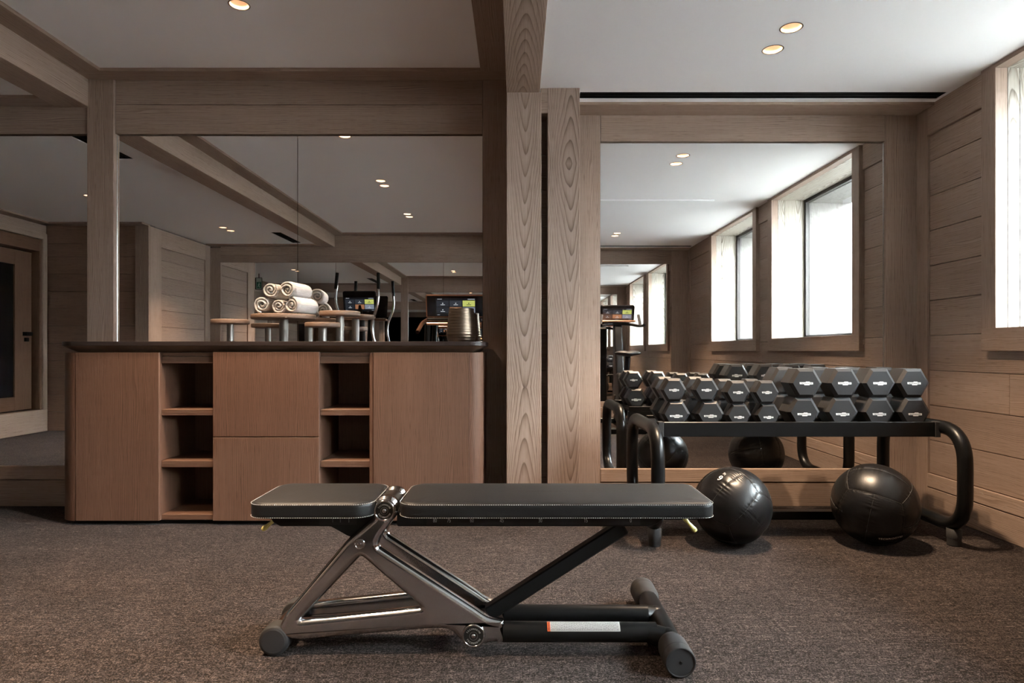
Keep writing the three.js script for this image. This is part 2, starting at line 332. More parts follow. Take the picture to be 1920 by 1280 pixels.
// --- columns and beams
const col1 = struct('column', 'free standing oak column left of the narrow plank gap', 'column');
part(col1, 'column_face', slab(-0.0535, 0.120, 0, 2.157, -3.62, -3.21, 'y', 0.0015, [0.4, 0.485]), ARCH[0]);
const col2 = struct('column_001', 'oak column at the left edge of the dumbbell mirror', 'column');
part(col2, 'column_face', slab(0.152, 0.313, 0, 2.2, -3.62, -3.21, 'y', 0.0015, [1.7, 0.455]), ARCH[1]);
const colB = struct('column_002', 'oak column pair opposite, behind the viewer', 'column');
part(colB, 'column_face', slab(-0.0535, 0.313, 0, 2.157, 0.92, 1.19, 'y', 0.0015), ARCH[1]);
const beamL = struct('ceiling_beam', 'oak beam on the left between the high and the low ceiling', 'beam');
part(beamL, 'beam_board', slab(-2.55, -2.37, 2.208, 2.6, -3.545, 1.185, 'z'), WOOD[2]);
const beamC = struct('ceiling_beam_001', 'oak beam running towards the viewer above the middle column', 'beam');
part(beamC, 'beam_board', slab(-0.0535, 0.112, 2.157, 2.6, -3.62, 1.26, 'z', 0.0015, [0.9, 0.62]), ARCH[0]);
const cof = struct('trim_1', 'flat oak trim round the high coffer ceiling', 'trim');
part(cof, 'trim_board', slab(-2.37, -2.238, 2.36, 2.39, -3.43, 1.07, 'z', 0.001), WOOD[1]);
part(cof, 'trim_board', slab(-0.197, -0.0535, 2.36, 2.39, -3.43, 1.07, 'z', 0.001), WOOD[1]);
part(cof, 'trim_board', slab(-2.37, -0.0535, 2.36, 2.39, -3.62, -3.43, 'x', 0.001), WOOD[1]);
part(cof, 'trim_board', slab(-2.37, -0.0535, 2.36, 2.39, 1.07, 1.26, 'x', 0.001), WOOD[1]);

// --- ceilings with real openings for lamps and vents
const lampsCoffer = [-2.807, -2.60, -1.41, -1.24, -0.03, 0.12].map((z) => [-1.22, z]);
const lampsRight = [-2.801, -2.612, 0.04, 0.21].map((z) => [1.118, z]);
const lampsLeft = [[-3.27, -0.01], [-3.27, 0.18], [-3.78, -1.47], [-3.78, -1.29]];
const vents = { left: [[-2.855, -2.74, -3.40, -2.54], [-2.855, -2.74, 0.28, 1.02]], right: [[0.32, 2.195, -3.352, -3.262], [0.32, 2.195, 0.90, 0.99]] };
const R_LAMP = 0.043;
function ceiling(name, label, x0, x1, z0, z1, y, lamps, slots) {
  const s = new THREE.Shape([[x0, z0], [x1, z0], [x1, z1], [x0, z1]].map(([a, b]) => new THREE.Vector2(a, b)));
  for (const [x, z] of lamps) { const p = new THREE.Path(); p.absarc(x, z, R_LAMP, 0, Math.PI * 2, true); s.holes.push(p); }
  for (const [a, b, c, d] of slots) s.holes.push(new THREE.Path([[a, c], [a, d], [b, d], [b, c]].map(([p, q]) => new THREE.Vector2(p, q))));
  const g = new THREE.ExtrudeGeometry(s, { depth: 0.09, bevelEnabled: false, curveSegments: 20 }).rotateX(Math.PI / 2).translate(0, y + 0.09, 0);
  const m = new THREE.Mesh(g, PLASTER); m.name = name; m.castShadow = m.receiveShadow = true; scene.add(m);
  return tag(m, label, 'ceiling', null, 'structure');
}
ceiling('ceiling', 'white plaster ceiling in the high coffer over the cabinet', -2.372, -0.05, -3.62, 1.26, H_COFFER, lampsCoffer, []);
ceiling('ceiling_001', 'white plaster ceiling over the dumbbell rack beside the windows', 0.10, 2.26, -3.395, 1.26, H_RIGHT, lampsRight, vents.right);
ceiling('ceiling_002', 'lower white plaster ceiling left of the beam', XL - 0.15, -2.545, -3.62, 1.26, H_LEFT, lampsLeft, vents.left);
const over = struct('roof_slab', 'dark void above the ceilings', 'ceiling');
part(over, 'slab', slab(-5.4, 2.95, 2.62, 2.72, -3.85, 1.5, 'x', 0.001), CORE);
const drop = struct('ceiling_panel', 'flat access panel a finger thick on the right ceiling, reflected', 'ceiling panel');
part(drop, 'panel', slab(0.55, 1.717, H_RIGHT - 0.012, H_RIGHT, -1.55, -0.35, 'x', 0.002), PLASTER);

function vent(label, [x0, x1, z0, z1], y, along) {
  const t = thing('ceiling_vent', label, 'vent', [(x0 + x1) / 2, y, (z0 + z1) / 2]);
  const w = (x1 - x0) / 2, d = (z1 - z0) / 2;
  part(t, 'duct', [slab(-w, w, 0.082, 0.088, -d, d, 'x', 0.001), slab(-w, -w + 0.004, 0.004, 0.082, -d, d, 'x', 0.001), slab(w - 0.004, w, 0.004, 0.082, -d, d, 'x', 0.001), slab(-w, w, 0.004, 0.082, -d, -d + 0.004, 'x', 0.001), slab(-w, w, 0.004, 0.082, d - 0.004, d, 'x', 0.001)], BLACK);
  for (const k of [-1, 1]) part(t, 'slat', along === 'x' ? slab(-w + 0.004, w - 0.004, 0.006, 0.03, k * d * 0.35 - 0.003, k * d * 0.35 + 0.003, 'x', 0.001) : slab(k * w * 0.35 - 0.003, k * w * 0.35 + 0.003, 0.006, 0.03, -d + 0.004, d - 0.004, 'z', 0.001), BLACK);
}
vent('long black slot vent in the ceiling in front of the dumbbell mirror', vents.right[0], H_RIGHT, 'x');
vent('black slot vent at the far end of the right ceiling, reflected', vents.right[1], H_RIGHT, 'x');
vent('black slot vent in the low left ceiling near the pilaster', vents.left[0], H_LEFT, 'z');
vent('black slot vent in the low left ceiling far off, reflected above the towels', vents.left[1], H_LEFT, 'z');

const LENS = mat({ color: rgb(1, 0.9, 0.8), emissive: rgb(1.0, 0.80, 0.60), emissiveIntensity: 0.12, roughness: 0.6 });
const CONE = mat({ color: rgb(0.80, 0.66, 0.55), metalness: 0.4, roughness: 0.35 });
const RING = mat({ color: rgb(0.06, 0.045, 0.035), roughness: 0.5 });
function downlight(x, z, y, label, power = SPOT) {
  const t = thing('downlight', label, 'ceiling light', [x, y, z], 'recessed ceiling downlights');
  part(t, 'trim_ring', lathe([[R_LAMP - 0.001, 0.012], [R_LAMP - 0.004, -0.0005], [R_LAMP + 0.001, -0.002], [R_LAMP + 0.003, -0.0005]], 32), RING);
  part(t, 'reflector', lathe([[R_LAMP - 0.003, 0.004], [0.031, 0.045], [0.026, 0.056]], 32), CONE);
  part(t, 'lamp_lens', new THREE.CylinderGeometry(0.027, 0.027, 0.006, 24).translate(0, 0.058, 0), LENS);
  const s = new THREE.SpotLight(rgb(1.0, 0.73, 0.50), power, 0, 0.80, 0.75, 2);
  s.position.set(0, 0.03, 0); s.target.position.set(0, -1, 0); s.shadow.radius = 1.0; s.castShadow = true; s.name = 'lamp_beam';
  t.add(s, s.target); s.target.name = 'beam_aim';
  return t;
}
const where = {
  c: ['front downlight of the near pair over the cabinet, at the top edge', 'second downlight over the cabinet, its glow just under the mirror frame', 'reflected downlight of the middle pair in the high ceiling, nearer one', 'reflected downlight of the middle pair in the high ceiling, farther one', 'reflected downlight of the last pair in the high ceiling, nearer one', 'reflected downlight of the last pair in the high ceiling, farther one'],
  r: ['downlight over the dumbbell rack, the one nearer the mirror', 'downlight over the dumbbell rack, the one farther from the mirror', 'reflected far downlight in the right ceiling, nearer of the pair', 'reflected far downlight in the right ceiling, farther of the pair'],
  l: ['reflected downlight in the low left ceiling, left of its pair', 'reflected downlight in the low left ceiling, right of its pair', 'reflected downlight half hidden by the pilaster', 'reflected downlight wholly behind the pilaster'],
};
lampsCoffer.forEach(([x, z], i) => downlight(x, z, H_COFFER, where.c[i]));
lampsRight.forEach(([x, z], i) => downlight(x, z, H_RIGHT, where.r[i]));
lampsLeft.forEach(([x, z], i) => downlight(x, z, H_LEFT, where.l[i], SPOT * 0.5));

// --- window wall
const wallRight = struct('wall_right', 'taupe oak planked wall with two deep windows', 'wall');
const WIN = [[-2.93, -1.61], [-1.16, 0.10]], SILL = 0.967, HEAD = 2.157;
const STONE = mat({ color: rgb(0.16, 0.15, 0.14), roughness: 0.9, bumpMap: dataTex(256, 256, (u, v) => fbm(u * 30, v * 30, 71, 4), false, THREE.MirroredRepeatWrapping, [1, 1]), bumpScale: 0.004 });  // outer stone darkened to cut skylight bounced onto the ceiling
for (const [name, x0, x1, m] of [['wall_core', 2.245, 2.50, CORE], ['outer_wall', 2.50, 2.86, STONE]]) {
  const o = name === 'outer_wall' ? 0.03 : -0.022;
  part(wallRight, name, [slab(x0, x1, 0, SILL + o, -3.85, 1.45, 'z', 0.001), slab(x0, x1, HEAD - o, 2.62, -3.85, 1.45, 'z', 0.001),
    slab(x0, x1, SILL + o, HEAD - o, -3.85, WIN[0][0] + o, 'z', 0.001), slab(x0, x1, SILL + o, HEAD - o, WIN[0][1] - o, WIN[1][0] + o, 'z', 0.001), slab(x0, x1, SILL + o, HEAD - o, WIN[1][1] - o, 1.45, 'z', 0.001)], m);
}
const rb = (name, y0, y1, z0, z1, grain, m) => part(wallRight, name, slab(XR, 2.25, y0, y1, z0, z1, grain), m ?? pick(WOOD));
rb('stile', 0, 2.18, -3.60, -3.452, 'y', WOOD[0]); rb('stile', 0, 2.18, 1.09, 1.26, 'y');
for (const [a, b] of [[-3.45, -3.022], [-1.518, -1.252], [0.192, 1.088]]) {
  rb('rail', 2.02, 2.18, a, b, 'z');
  for (let i = 4; i < JOINTS.length - 1; i++) part(wallRight, 'plank', slab(2.222, 2.245, JOINTS[i] + 0.0015, JOINTS[i + 1] - 0.0015, a, b, 'z', 0.0015), pick(WOOD));
}
for (let i = 0; i < 4; i++) {
  const cuts = [-3.45, ...[-2.89 + (i % 2) * 0.55, -1.3 + (i % 3) * 0.3, 0.1 - (i % 2) * 0.4], 1.088];
  if (i === 0) cuts[1] = -2.3; if (i === 1) cuts[1] = -2.6; if (i === 2) cuts[1] = -2.89;
  for (let k = 0; k < cuts.length - 1; k++) part(wallRight, 'plank', slab(2.222, 2.245, JOINTS[i] + 0.0015, JOINTS[i + 1] - 0.0015, cuts[k] + 0.0008, cuts[k + 1] - 0.0008, 'z', 0.0015), pick(WOOD));
}
rb('rail', 0.132, 0.203, -3.45, 1.088, 'z', WOOD[2]); rb('plinth_board', 0, 0.127, -3.45, 1.088, 'z', WOOD[0]);
part(wallRight, 'plank', slab(2.222, 2.245, JOINTS[4] + 0.0015, 0.9, -3.02, -1.52, 'z', 0.001), WOOD[0]);

const BRONZE = mat({ color: rgb(0.045, 0.04, 0.036), roughness: 0.45, metalness: 0.3 });
const GLASS = mat({ color: rgb(0.97, 0.99, 0.98), transmission: 1, thickness: 0, roughness: 0.0, ior: 1.5 });
WIN.forEach(([a, b], n) => {
  const w = struct(`window_${n + 1}`, n ? 'second deep window, seen only in the mirror, nearer the viewer' : 'deep window on the right with oak reveals coloured pale for the daylight on them, nearest the mirror', 'window');
  const x0 = 2.188, face = 2.245;
  part(w, 'casing', slab(x0, face, 0.86, SILL - 0.0003, a - 0.09, b + 0.09, 'z'), WOOD[0]);
  part(w, 'casing', slab(x0, face, HEAD + 0.0003, H_RIGHT, a - 0.09, b + 0.09, 'z', 0.001), WOOD[1]);
  part(w, 'casing', slab(x0, face, SILL - 0.002, HEAD + 0.002, a - 0.09, a - 0.0003, 'y'), WOOD[0]);
  part(w, 'casing', slab(x0, face, SILL - 0.002, HEAD + 0.002, b + 0.0003, b + 0.09, 'y'), WOOD[0]);
  for (const [p, q, m] of [[2.2455, 2.30, DAYLIT_OAK[0]], [2.3015, 2.47, DAYLIT_OAK[0]]]) {
    part(w, 'reveal_board', slab(p, q, SILL, HEAD, a - 0.02, a, 'y', 0.001), m);
    part(w, 'reveal_board', slab(p, q, SILL, HEAD, b, b + 0.02, 'y', 0.001), m);
  }
  part(w, 'reveal_board', slab(2.2455, 2.47, HEAD, HEAD + 0.021, a - 0.02, b + 0.02, 'z', 0.001), DAYLIT_OAK[0]);
  part(w, 'window_sill', slab(2.2455, 2.47, SILL - 0.021, SILL, a - 0.02, b + 0.02, 'z', 0.001), DAYLIT_OAK[0]);
  const s = 0.026;
  part(w, 'sash_frame', [slab(2.47, 2.52, SILL - 0.02, SILL + s, a - 0.02, b + 0.02, 'z'), slab(2.47, 2.52, HEAD - s, HEAD + 0.02, a - 0.02, b + 0.02, 'z'), slab(2.47, 2.52, SILL + s, HEAD - s, a - 0.02, a + s, 'y'), slab(2.47, 2.52, SILL + s, HEAD - s, b - s, b + 0.02, 'y')], BRONZE);
  part(w, 'pane', new THREE.PlaneGeometry(b - a - 2 * s, HEAD - SILL - 2 * s).rotateY(Math.PI / 2).translate(2.495, (SILL + HEAD) / 2, (a + b) / 2), GLASS);
});
// --- light well outside the windows
const streak = dataTex(512, 512, (u, v) => { const k = 0.55 + 0.55 * fbm(u * 7, v * 3.5, 91, 4) - 0.28 * Math.max(0, fbm(u * 22, v * 3, 95, 3) - 0.5); return [k, k * 0.99, k * 0.975]; }, true, THREE.MirroredRepeatWrapping, [1.6, 1.6]);
const PALE = mat({ color: rgb(0.9, 0.89, 0.885), map: streak, roughness: 0.95 });
const GRAVEL = mat({ color: rgb(0.07, 0.07, 0.068), roughness: 0.95, bumpMap: streak, bumpScale: 0.03 });  // near black so that less daylight bounces up to the right ceiling
const well = struct('wall_outside', 'pale weathered retaining wall outside the windows', 'wall');
part(well, 'retaining_wall', slab(5.0, 5.25, -0.2, 2.35, -6.2, 4.0, 'z', 0.005), PALE);
part(well, 'end_wall', slab(2.86, 5.0, -0.2, 2.35, -6.4, -6.2, 'x', 0.005), PALE);
part(well, 'end_wall', slab(2.86, 5.0, -0.2, 2.35, 4.0, 4.2, 'x', 0.005), PALE);
part(well, 'added_overhang', slab(2.86, 3.55, 2.5, 2.62, -6.2, 4.0, 'z', 0.005), STONE);  // unseen overhang added to keep steep skylight out of the room
const ground = struct('ground_outside', 'gravel ground in the light well outside, raised and darkened to cut bounced daylight', 'ground');
part(ground, 'gravel', slab(2.86, 5.0, 0.3, 0.90, -6.2, 4.0, 'z', 0.02), GRAVEL);

// ================================================================ cabinet and worktop
function cabOutline(off, zback) {                                 // plan of the cabinet, front at z = -3.16, rounded front corners
  const xl = -2.283 - off, xr = -0.172 + off, zf0 = -3.16 + off, rl = 0.10 + off, rr = 0.065 + off, out = [[xl, zback]];
  for (let k = 0; k <= 14; k++) { const a = Math.PI - k / 14 * Math.PI / 2; out.push([xl + rl + rl * Math.cos(a), zf0 - rl + rl * Math.sin(a)]); }
  for (let k = 0; k <= 14; k++) { const a = Math.PI / 2 - k / 14 * Math.PI / 2; out.push([xr - rr + rr * Math.cos(a), zf0 - rr + rr * Math.sin(a)]); }
  out.push([xr, zback]); return out;
}
function curvedPanel(cx, cz, r, a0, a1, y0, y1, tail) {            // upright veneer panel bent round a corner; grain upright
  const pts = [], n = 16;
  if (tail && tail[0] === 'start') pts.push([tail[1], tail[2], tail[3], tail[4]]);
  for (let k = 0; k <= n; k++) { const a = a0 + (a1 - a0) * k / n; pts.push([cx + r * Math.cos(a), cz + r * Math.sin(a), Math.cos(a), Math.sin(a)]); }
  if (tail && tail[0] === 'end') pts.push([tail[1], tail[2], tail[3], tail[4]]);
  const P = [], N = [], U = [], I = []; let s = 0.3;
  pts.forEach(([x, z, nx, nz], i) => {
    if (i) s += Math.hypot(x - pts[i - 1][0], z - pts[i - 1][1]);
    for (const y of [y0, y1]) { P.push(x, y, z); N.push(nx, 0, nz); U.push(y + 1.3, s); }
    for (const y of [y0, y1]) { P.push(x - nx * 0.018, y, z - nz * 0.018); N.push(-nx, 0, -nz); U.push(y + 1.3, s); }
    if (i) { const a = (i - 1) * 4, b = i * 4; I.push(a, b + 1, a + 1, a, b, b + 1, a + 2, a + 3, b + 3, a + 2, b + 3, b + 2); }
  });
  const g = new THREE.BufferGeometry();
  g.setAttribute('position', new THREE.Float32BufferAttribute(P, 3)); g.setAttribute('normal', new THREE.Float32BufferAttribute(N, 3)); g.setAttribute('uv', new THREE.Float32BufferAttribute(U, 2)); g.setIndex(I);
  return g;
}
{
  const c = thing('storage_cabinet', 'low brown oak cabinet with rounded ends, two doors, two drawers and open shelves', 'cabinet');
  const yb = 0.022, yt = 0.853, z0 = -3.18, z1 = -3.16;
  part(c, 'door', slab(-2.182, -1.770, yb, yt, z0, z1, 'y', 0.0015), CAB[0], null, 'left cabinet door');
  part(c, 'door', slab(-0.7115, -0.238, yb, yt, z0, z1, 'y', 0.0015), CAB[0], null, 'right cabinet door');
  part(c, 'drawer', slab(-1.5035, -0.9795, 0.4375, yt + 0.003, z0, z1, 'y', 0.0015), CAB[1], null, 'upper drawer front');
  part(c, 'drawer', slab(-1.5035, -0.9795, yb, 0.4335, z0, z1, 'y', 0.0015), CAB[0], null, 'lower drawer front');
  part(c, 'end_panel', curvedPanel(-2.183, -3.26, 0.10, Math.PI, Math.PI / 2, yb, yt, ['start', -2.283, -3.528, -1, 0]), CAB[1], null, 'rounded left end panel');
  part(c, 'end_panel', curvedPanel(-0.237, -3.225, 0.065, Math.PI / 2, 0, yb, yt, ['end', -0.172, -3.528, 1, 0]), CAB[1], null, 'rounded right end panel');
  const inside = (x0, x1) => part(c, 'divider', slab(x0, x1, yb, yt, -3.515, -3.165, 'y'), CAB[1]);
  inside(-1.788, -1.768); inside(-1.4935, -1.475); inside(-1.0, -0.981); inside(-0.7315, -0.7135);
  for (const [a, b] of [[-1.768, -1.4935], [-0.981, -0.7315]]) for (const [y0, y1] of [[0.799, 0.833], [0.540, 0.571], [0.283, 0.316], [0.022, 0.050]]) part(c, 'shelf', slab(a + 0.001, b - 0.001, y0, y1, -3.515, -3.178, 'x'), CAB[0]);
  part(c, 'back_panel', slab(-2.25, -0.20, yb, yt, -3.527, -3.515, 'y'), CAB[1]);
  part(c, 'plinth', slab(-2.22, -0.24, 0, 0.022, -3.515, -3.20, 'x'), BLACK);
  part(c, 'top_panel', slab(-2.17, -0.25, 0.834, 0.852, -3.515, -3.19, 'x'), CAB[1]);
}
{
  const t = thing('worktop', 'long dark stained worktop lying on the oak cabinet', 'worktop');
  const outline = cabOutline(0.012, -3.528), inner = cabOutline(-0.055, -3.528);
  const g = plate(outline.map(([x, z]) => [x, -z]), 0.018, 0.0015).rotateX(-Math.PI / 2).translate(0, 0.897, 0);
  part(t, 'top', g, woodMat(rgb(0.045, 0.034, 0.032), oakStraight, 0.33));
  const P = [], U = [], I = [];
  outline.forEach(([x, z], i) => { const [a, b] = inner[i]; P.push(x, 0.888, z, a, 0.8535, b); U.push(x + 3, 0, x + 3, 0.06); if (i) { const k = i * 2; I.push(k - 2, k - 1, k + 1, k - 2, k + 1, k); } });
  const bev = new THREE.BufferGeometry(); bev.setAttribute('position', new THREE.Float32BufferAttribute(P, 3)); bev.setAttribute('uv', new THREE.Float32BufferAttribute(U, 2)); bev.setIndex(I); bev.computeVertexNormals();
  part(t, 'bevelled_edge', bev, woodMat(rgb(0.20, 0.125, 0.085)));
}
const TOPY = 0.9075;

// ================================================================ on the worktop
const DISC = woodMat(rgb(0.24, 0.165, 0.125)), LEG = mat({ color: rgb(0.24, 0.22, 0.20), metalness: 0.7, roughness: 0.38 });
function riser(x, z, r, top, lr, label) {
  const t = thing('riser_stand', label, 'stand', [x, TOPY, z], 'round display risers on the worktop');
  const h = top - TOPY, g = lathe([[0.0001, h - 0.024], [r - 0.004, h - 0.024], [r, h - 0.020], [r, h - 0.004], [r - 0.004, h], [0.0001, h]], 48);
  const p = g.attributes.position, u = g.attributes.uv; for (let i = 0; i < p.count; i++) u.setXY(i, p.getX(i) + 1 + p.getY(i), p.getZ(i) + 0.3 + p.getY(i));
  part(t, 'disc_top', g, DISC); part(t, 'leg', [rod([0, 0.004, 0], [0, h - 0.024, 0], lr, lr, 28), lathe([[0.0001, 0], [lr + 0.012, 0], [lr + 0.012, 0.004], [0.0001, 0.004]], 28)], LEG);
}
riser(-1.484, -3.31, 0.094, 1.023, 0.017, 'small empty round riser, leftmost on the worktop');
riser(-1.226, -3.36, 0.162, 1.050, 0.023, 'large round riser carrying the rolled white towels');
riser(-0.941, -3.395, 0.106, 1.070, 0.021, 'tallest empty round riser, right of the towels');
riser(-0.992, -3.262, 0.088, 1.005, 0.020, 'low empty round riser in front of the tallest one');

// rolled towels: a spiral strip with terry pile, axis along z
const pileBump = dataTex(256, 256, (u, v) => 0.6 * hash(Math.floor(u * 128), Math.floor(v * 128), 55) + 0.4 * fbm(u * 24, v * 24, 56, 2), false, THREE.RepeatWrapping, [0.12, 0.12]);
const TERRY = mat({ color: rgb(0.74, 0.70, 0.67), roughness: 1, sheen: 0.6, sheenRoughness: 0.8, sheenColor: rgb(0.9, 0.85, 0.8), bumpMap: pileBump, bumpScale: 0.004 });
function towel(x, y, z, r, len, turn, spin, tilt, label) {
  const t = thing('rolled_towel', label, 'towel', [x, y, z], 'rolled towels stacked on the riser');
  t.rotation.y = turn; t.rotation.x = tilt;
  const turns = 2.6, n = 150, thick = r / (turns + 0.55) * 0.93, P = [], U = [], I = [], m = 14;
  const ring = [];
  for (let i = 0; i <= n; i++) {                                   // outline of the strip: outer side and inner side of each step
    const f = i / n, a = spin + f * turns * Math.PI * 2, rad = r * (0.16 + 0.84 * f) - thick / 2 + 0.05 * thick * Math.sin(a * 3 + spin);
    ring.push([Math.cos(a), Math.sin(a), rad]);
  }
  const end = (i) => { const f = i / n; return 1 - 0.04 * Math.sin(f * 9 + spin) - (i > n - 4 ? 0.01 : 0); };
  const loop = 10;                                                 // cross-section of the strip is a flattened oval: soft rims
  for (let i = 0; i <= n; i++) for (let k = 0; k <= loop + 0; k++) {
    const b = k / loop * Math.PI * 2, [c, s, rad] = ring[i], hw = len / 2 * end(i);
    const sq = (v, e) => Math.sign(v) * Math.pow(Math.abs(v), e), dz = hw * sq(Math.cos(b), 0.28), dr = thick * 0.5 * sq(Math.sin(b), 0.55) * (i === 0 || i === n ? 0.25 : 1);
    const q = 0.0014 * (hash(i, k, 3) - 0.5);
    P.push(c * (rad + dr + q), s * (rad + dr + q), dz + q * 2); U.push(i / n * 0.9, k / loop * 0.5);
    if (i && k) { const w = loop + 1, a = (i - 1) * w + k - 1, e = i * w + k - 1; I.push(a, a + 1, e + 1, a, e + 1, e); }
  }
  const g = new THREE.BufferGeometry(); g.setAttribute('position', new THREE.Float32BufferAttribute(P, 3)); g.setAttribute('uv', new THREE.Float32BufferAttribute(U, 2)); g.setIndex(I); g.computeVertexNormals();
  part(t, 'terry_roll', g, TERRY);
}
towel(-1.312, 1.0985, -3.372, 0.0475, 0.20, 0.05, 0.9, 0, 'rolled white towel at the lower left of the stack');
towel(-1.2225, 1.0915, -3.372, 0.041, 0.20, 0.0, 2.2, 0, 'smallest rolled white towel in the middle of the lower row');
towel(-1.132, 1.0955, -3.365, 0.0445, 0.205, -0.22, 4.0, 0, 'rolled white towel at the lower right, turned to show its side');
towel(-1.268, 1.174, -3.372, 0.046, 0.20, 0.03, 3.3, 0, 'rolled white towel at the upper left of the stack');
towel(-1.160, 1.1735, -3.366, 0.047, 0.205, -0.16, 5.2, 0, 'rolled white towel at the upper right, turned to show its side');

{ // bronze ribbed pot
  const t = thing('ribbed_pot', 'dark bronze tapering pot with fine rings, at the right end of the worktop', 'pot', [-0.292, TOPY, -3.345]);
  const pts = [[0.0001, 0.004], [0.06, 0.004], [0.068, 0]]; for (let i = 0; i <= 46; i++) { const f = i / 46, y = 0.004 + f * 0.168; pts.push([0.070 + 0.0115 * Math.sin(Math.min(1, f * 4) * Math.PI / 2) - 0.0165 * f + (i % 4 === 0 ? -0.0013 : 0.0004), y]); }
  pts.push([0.064, 0.175], [0.061, 0.175], [0.060, 0.02], [0.0001, 0.018]);
  const brush = dataTex(256, 256, (u, v) => { const k = 0.55 + 0.45 * fbm(u * 6, v * 60, 61, 3); return [k, k, k]; }, true, THREE.RepeatWrapping, [1, 1]);
  part(t, 'pot_body', lathe(pts, 64), mat({ color: rgb(0.30, 0.235, 0.175), map: brush, metalness: 1, roughness: 0.30, anisotropy: 0.5 }));
}

// ================================================================ weight bench
{
  const ZC = -1.885;
  const b = thing('weight_bench', 'black padded adjustable weight bench with polished aluminium legs', 'bench', [0, 0, ZC]);
  const q = (px, py) => [(px - 970) * 0.0015, EYE - (py - 658) * 0.0015];   // outline points measured in the near leg's plane, in metres
  // pads
  function pad(name, x0, x1, rl, rr, label) {
    const w = 0.14, y0 = 0.398, y1 = 0.440, N = 10, prof = [], z0 = 0.015;
    const plan = (off) => {
      const out = [], A = (cx, cz, r, a0) => { for (let k = 0; k <= N; k++) { const a = a0 + k / N * Math.PI / 2; out.push([cx + r * Math.cos(a), cz + r * Math.sin(a)]); } };
      const a = x0 + off, e = x1 - off, l = Math.max(0.004, rl - off), r = Math.max(0.004, rr - off), n = w - off;
      A(e - r, n - r, r, 0); A(a + l, n - l, l, Math.PI / 2); A(a + l, -n + l, l, Math.PI); A(e - r, -n + r, r, 1.5 * Math.PI); return out;
    };
    const rows = [[0.012, y0 - 0.001], [0.004, y0], [0.0005, y0 + 0.004], [0, y0 + 0.012], [0, y1 - 0.012], [0.0008, y1 - 0.006], [0.005, y1 - 0.001], [0.012, y1 + 0.001], [0.03, y1 + 0.0028], [0.06, y1 + 0.004], [0.10, y1 + 0.0045], [0.135, y1 + 0.0045]];
    const P = [], U = [], I = []; let m = 0;
    rows.forEach(([off, y], j) => { const pl = plan(off); m = pl.length; pl.forEach(([x, z], i) => { P.push(x, y, z - z0); U.push(x + y, z + y); if (j) { const a = (j - 1) * m + i, c = (j - 1) * m + (i + 1) % m; I.push(a, a + m, c, c, a + m, c + m); } }); });
    const top = P.length / 3; P.push((x0 + x1) / 2, y1 + 0.0045, -z0); U.push(0, 0); for (let i = 0; i < m; i++) I.push((rows.length - 1) * m + i, top, (rows.length - 1) * m + (i + 1) % m);
    const bot = P.length / 3; P.push((x0 + x1) / 2, y0 - 0.001, -z0); U.push(0, 0); for (let i = 0; i < m; i++) I.push(i, (i + 1) % m, bot);
    const g = new THREE.BufferGeometry(); g.setAttribute('position', new THREE.Float32BufferAttribute(P, 3)); g.setAttribute('uv', new THREE.Float32BufferAttribute(U, 2)); g.setIndex(I); g.computeVertexNormals();
    const p = part(b, name, g, LEATHER, null, label);
    // stitches: short raised threads round the two seams
    const st = [];
    for (const [off, y] of [[0.0018, y1 - 0.0030], [0.0012, y0 + 0.0035]]) {
      const pl = plan(off - 0.0022), ring = pl.concat([pl[0]]); let carry = 0;
      for (let i = 0; i < ring.length - 1; i++) {
        const [ax, az] = ring[i], [bx, bz] = ring[i + 1], L = Math.hypot(bx - ax, bz - az); if (L < 1e-6) continue;
        for (let s = carry; s < L; s += 0.0062) { const cx = ax + (bx - ax) * s / L, cz = az + (bz - az) * s / L; const bx0 = new THREE.BoxGeometry(0.0034, 0.0011, 0.0011); bx0.rotateY(-Math.atan2(bz - az, bx - ax)); st.push(bx0.translate(cx, y, cz - z0)); }
        carry = (carry - L) % 0.0062; if (carry < 0) carry += 0.0062;
      }
    }
    const s = part(p, 'stitching', st, THREAD, null, 'pale stitching'); s.userData.kind = 'stuff';
  }
  pad('seat_pad', -0.747, -0.402, 0.045, 0.055, 'short seat pad');
  pad('back_pad', -0.330, 0.547, 0.050, 0.035, 'long back pad');
  // black rails under the pads with angle numbers
  const numbers = (list, x0, x1) => canvasMat(2048, 64, (c, w, h) => { c.fillStyle = '#070707'; c.fillRect(0, 0, w, h); c.fillStyle = '#cfcfcf'; c.font = '34px sans-serif'; c.textAlign = 'center'; c.textBaseline = 'middle'; for (const [t, x] of list) c.fillText(t, (x - x0) / (x1 - x0) * w, h * 0.55); }, { roughness: 0.5 });
  const rail = (name, pts, marks, x0, x1) => {
    const r = part(b, name, plate(roundPoly(pts, 0.006), 0.10, 0.003), SATIN);
    const g = new THREE.PlaneGeometry(x1 - x0, 0.028); part(r, 'angle_scale', g, numbers(marks, x0, x1), [(x0 + x1) / 2, 0.377, 0.0545], 'white angle numbers');
  };
  const k = (px) => (px - 970) * 0.00153;
  rail('back_rail', [[-0.345, 0.396], [0.44, 0.396], [0.40, 0.365], [0.38, 0.358], [-0.345, 0.358]], [['80', k(816)], ['75', k(842)], ['60', k(885)], ['45', k(941)], ['30', k(1013)], ['15', k(1098)], ['0', k(1182)]], k(800), k(1200));
  rail('seat_rail', [[-0.715, 0.396], [-0.40, 0.396], [-0.43, 0.35], [-0.455, 0.325], [-0.485, 0.33], [-0.535, 0.358], [-0.68, 0.358], [-0.70, 0.37]], [['0', k(625)], ['15', k(639)], ['30', k(655)]], k(600), k(670));
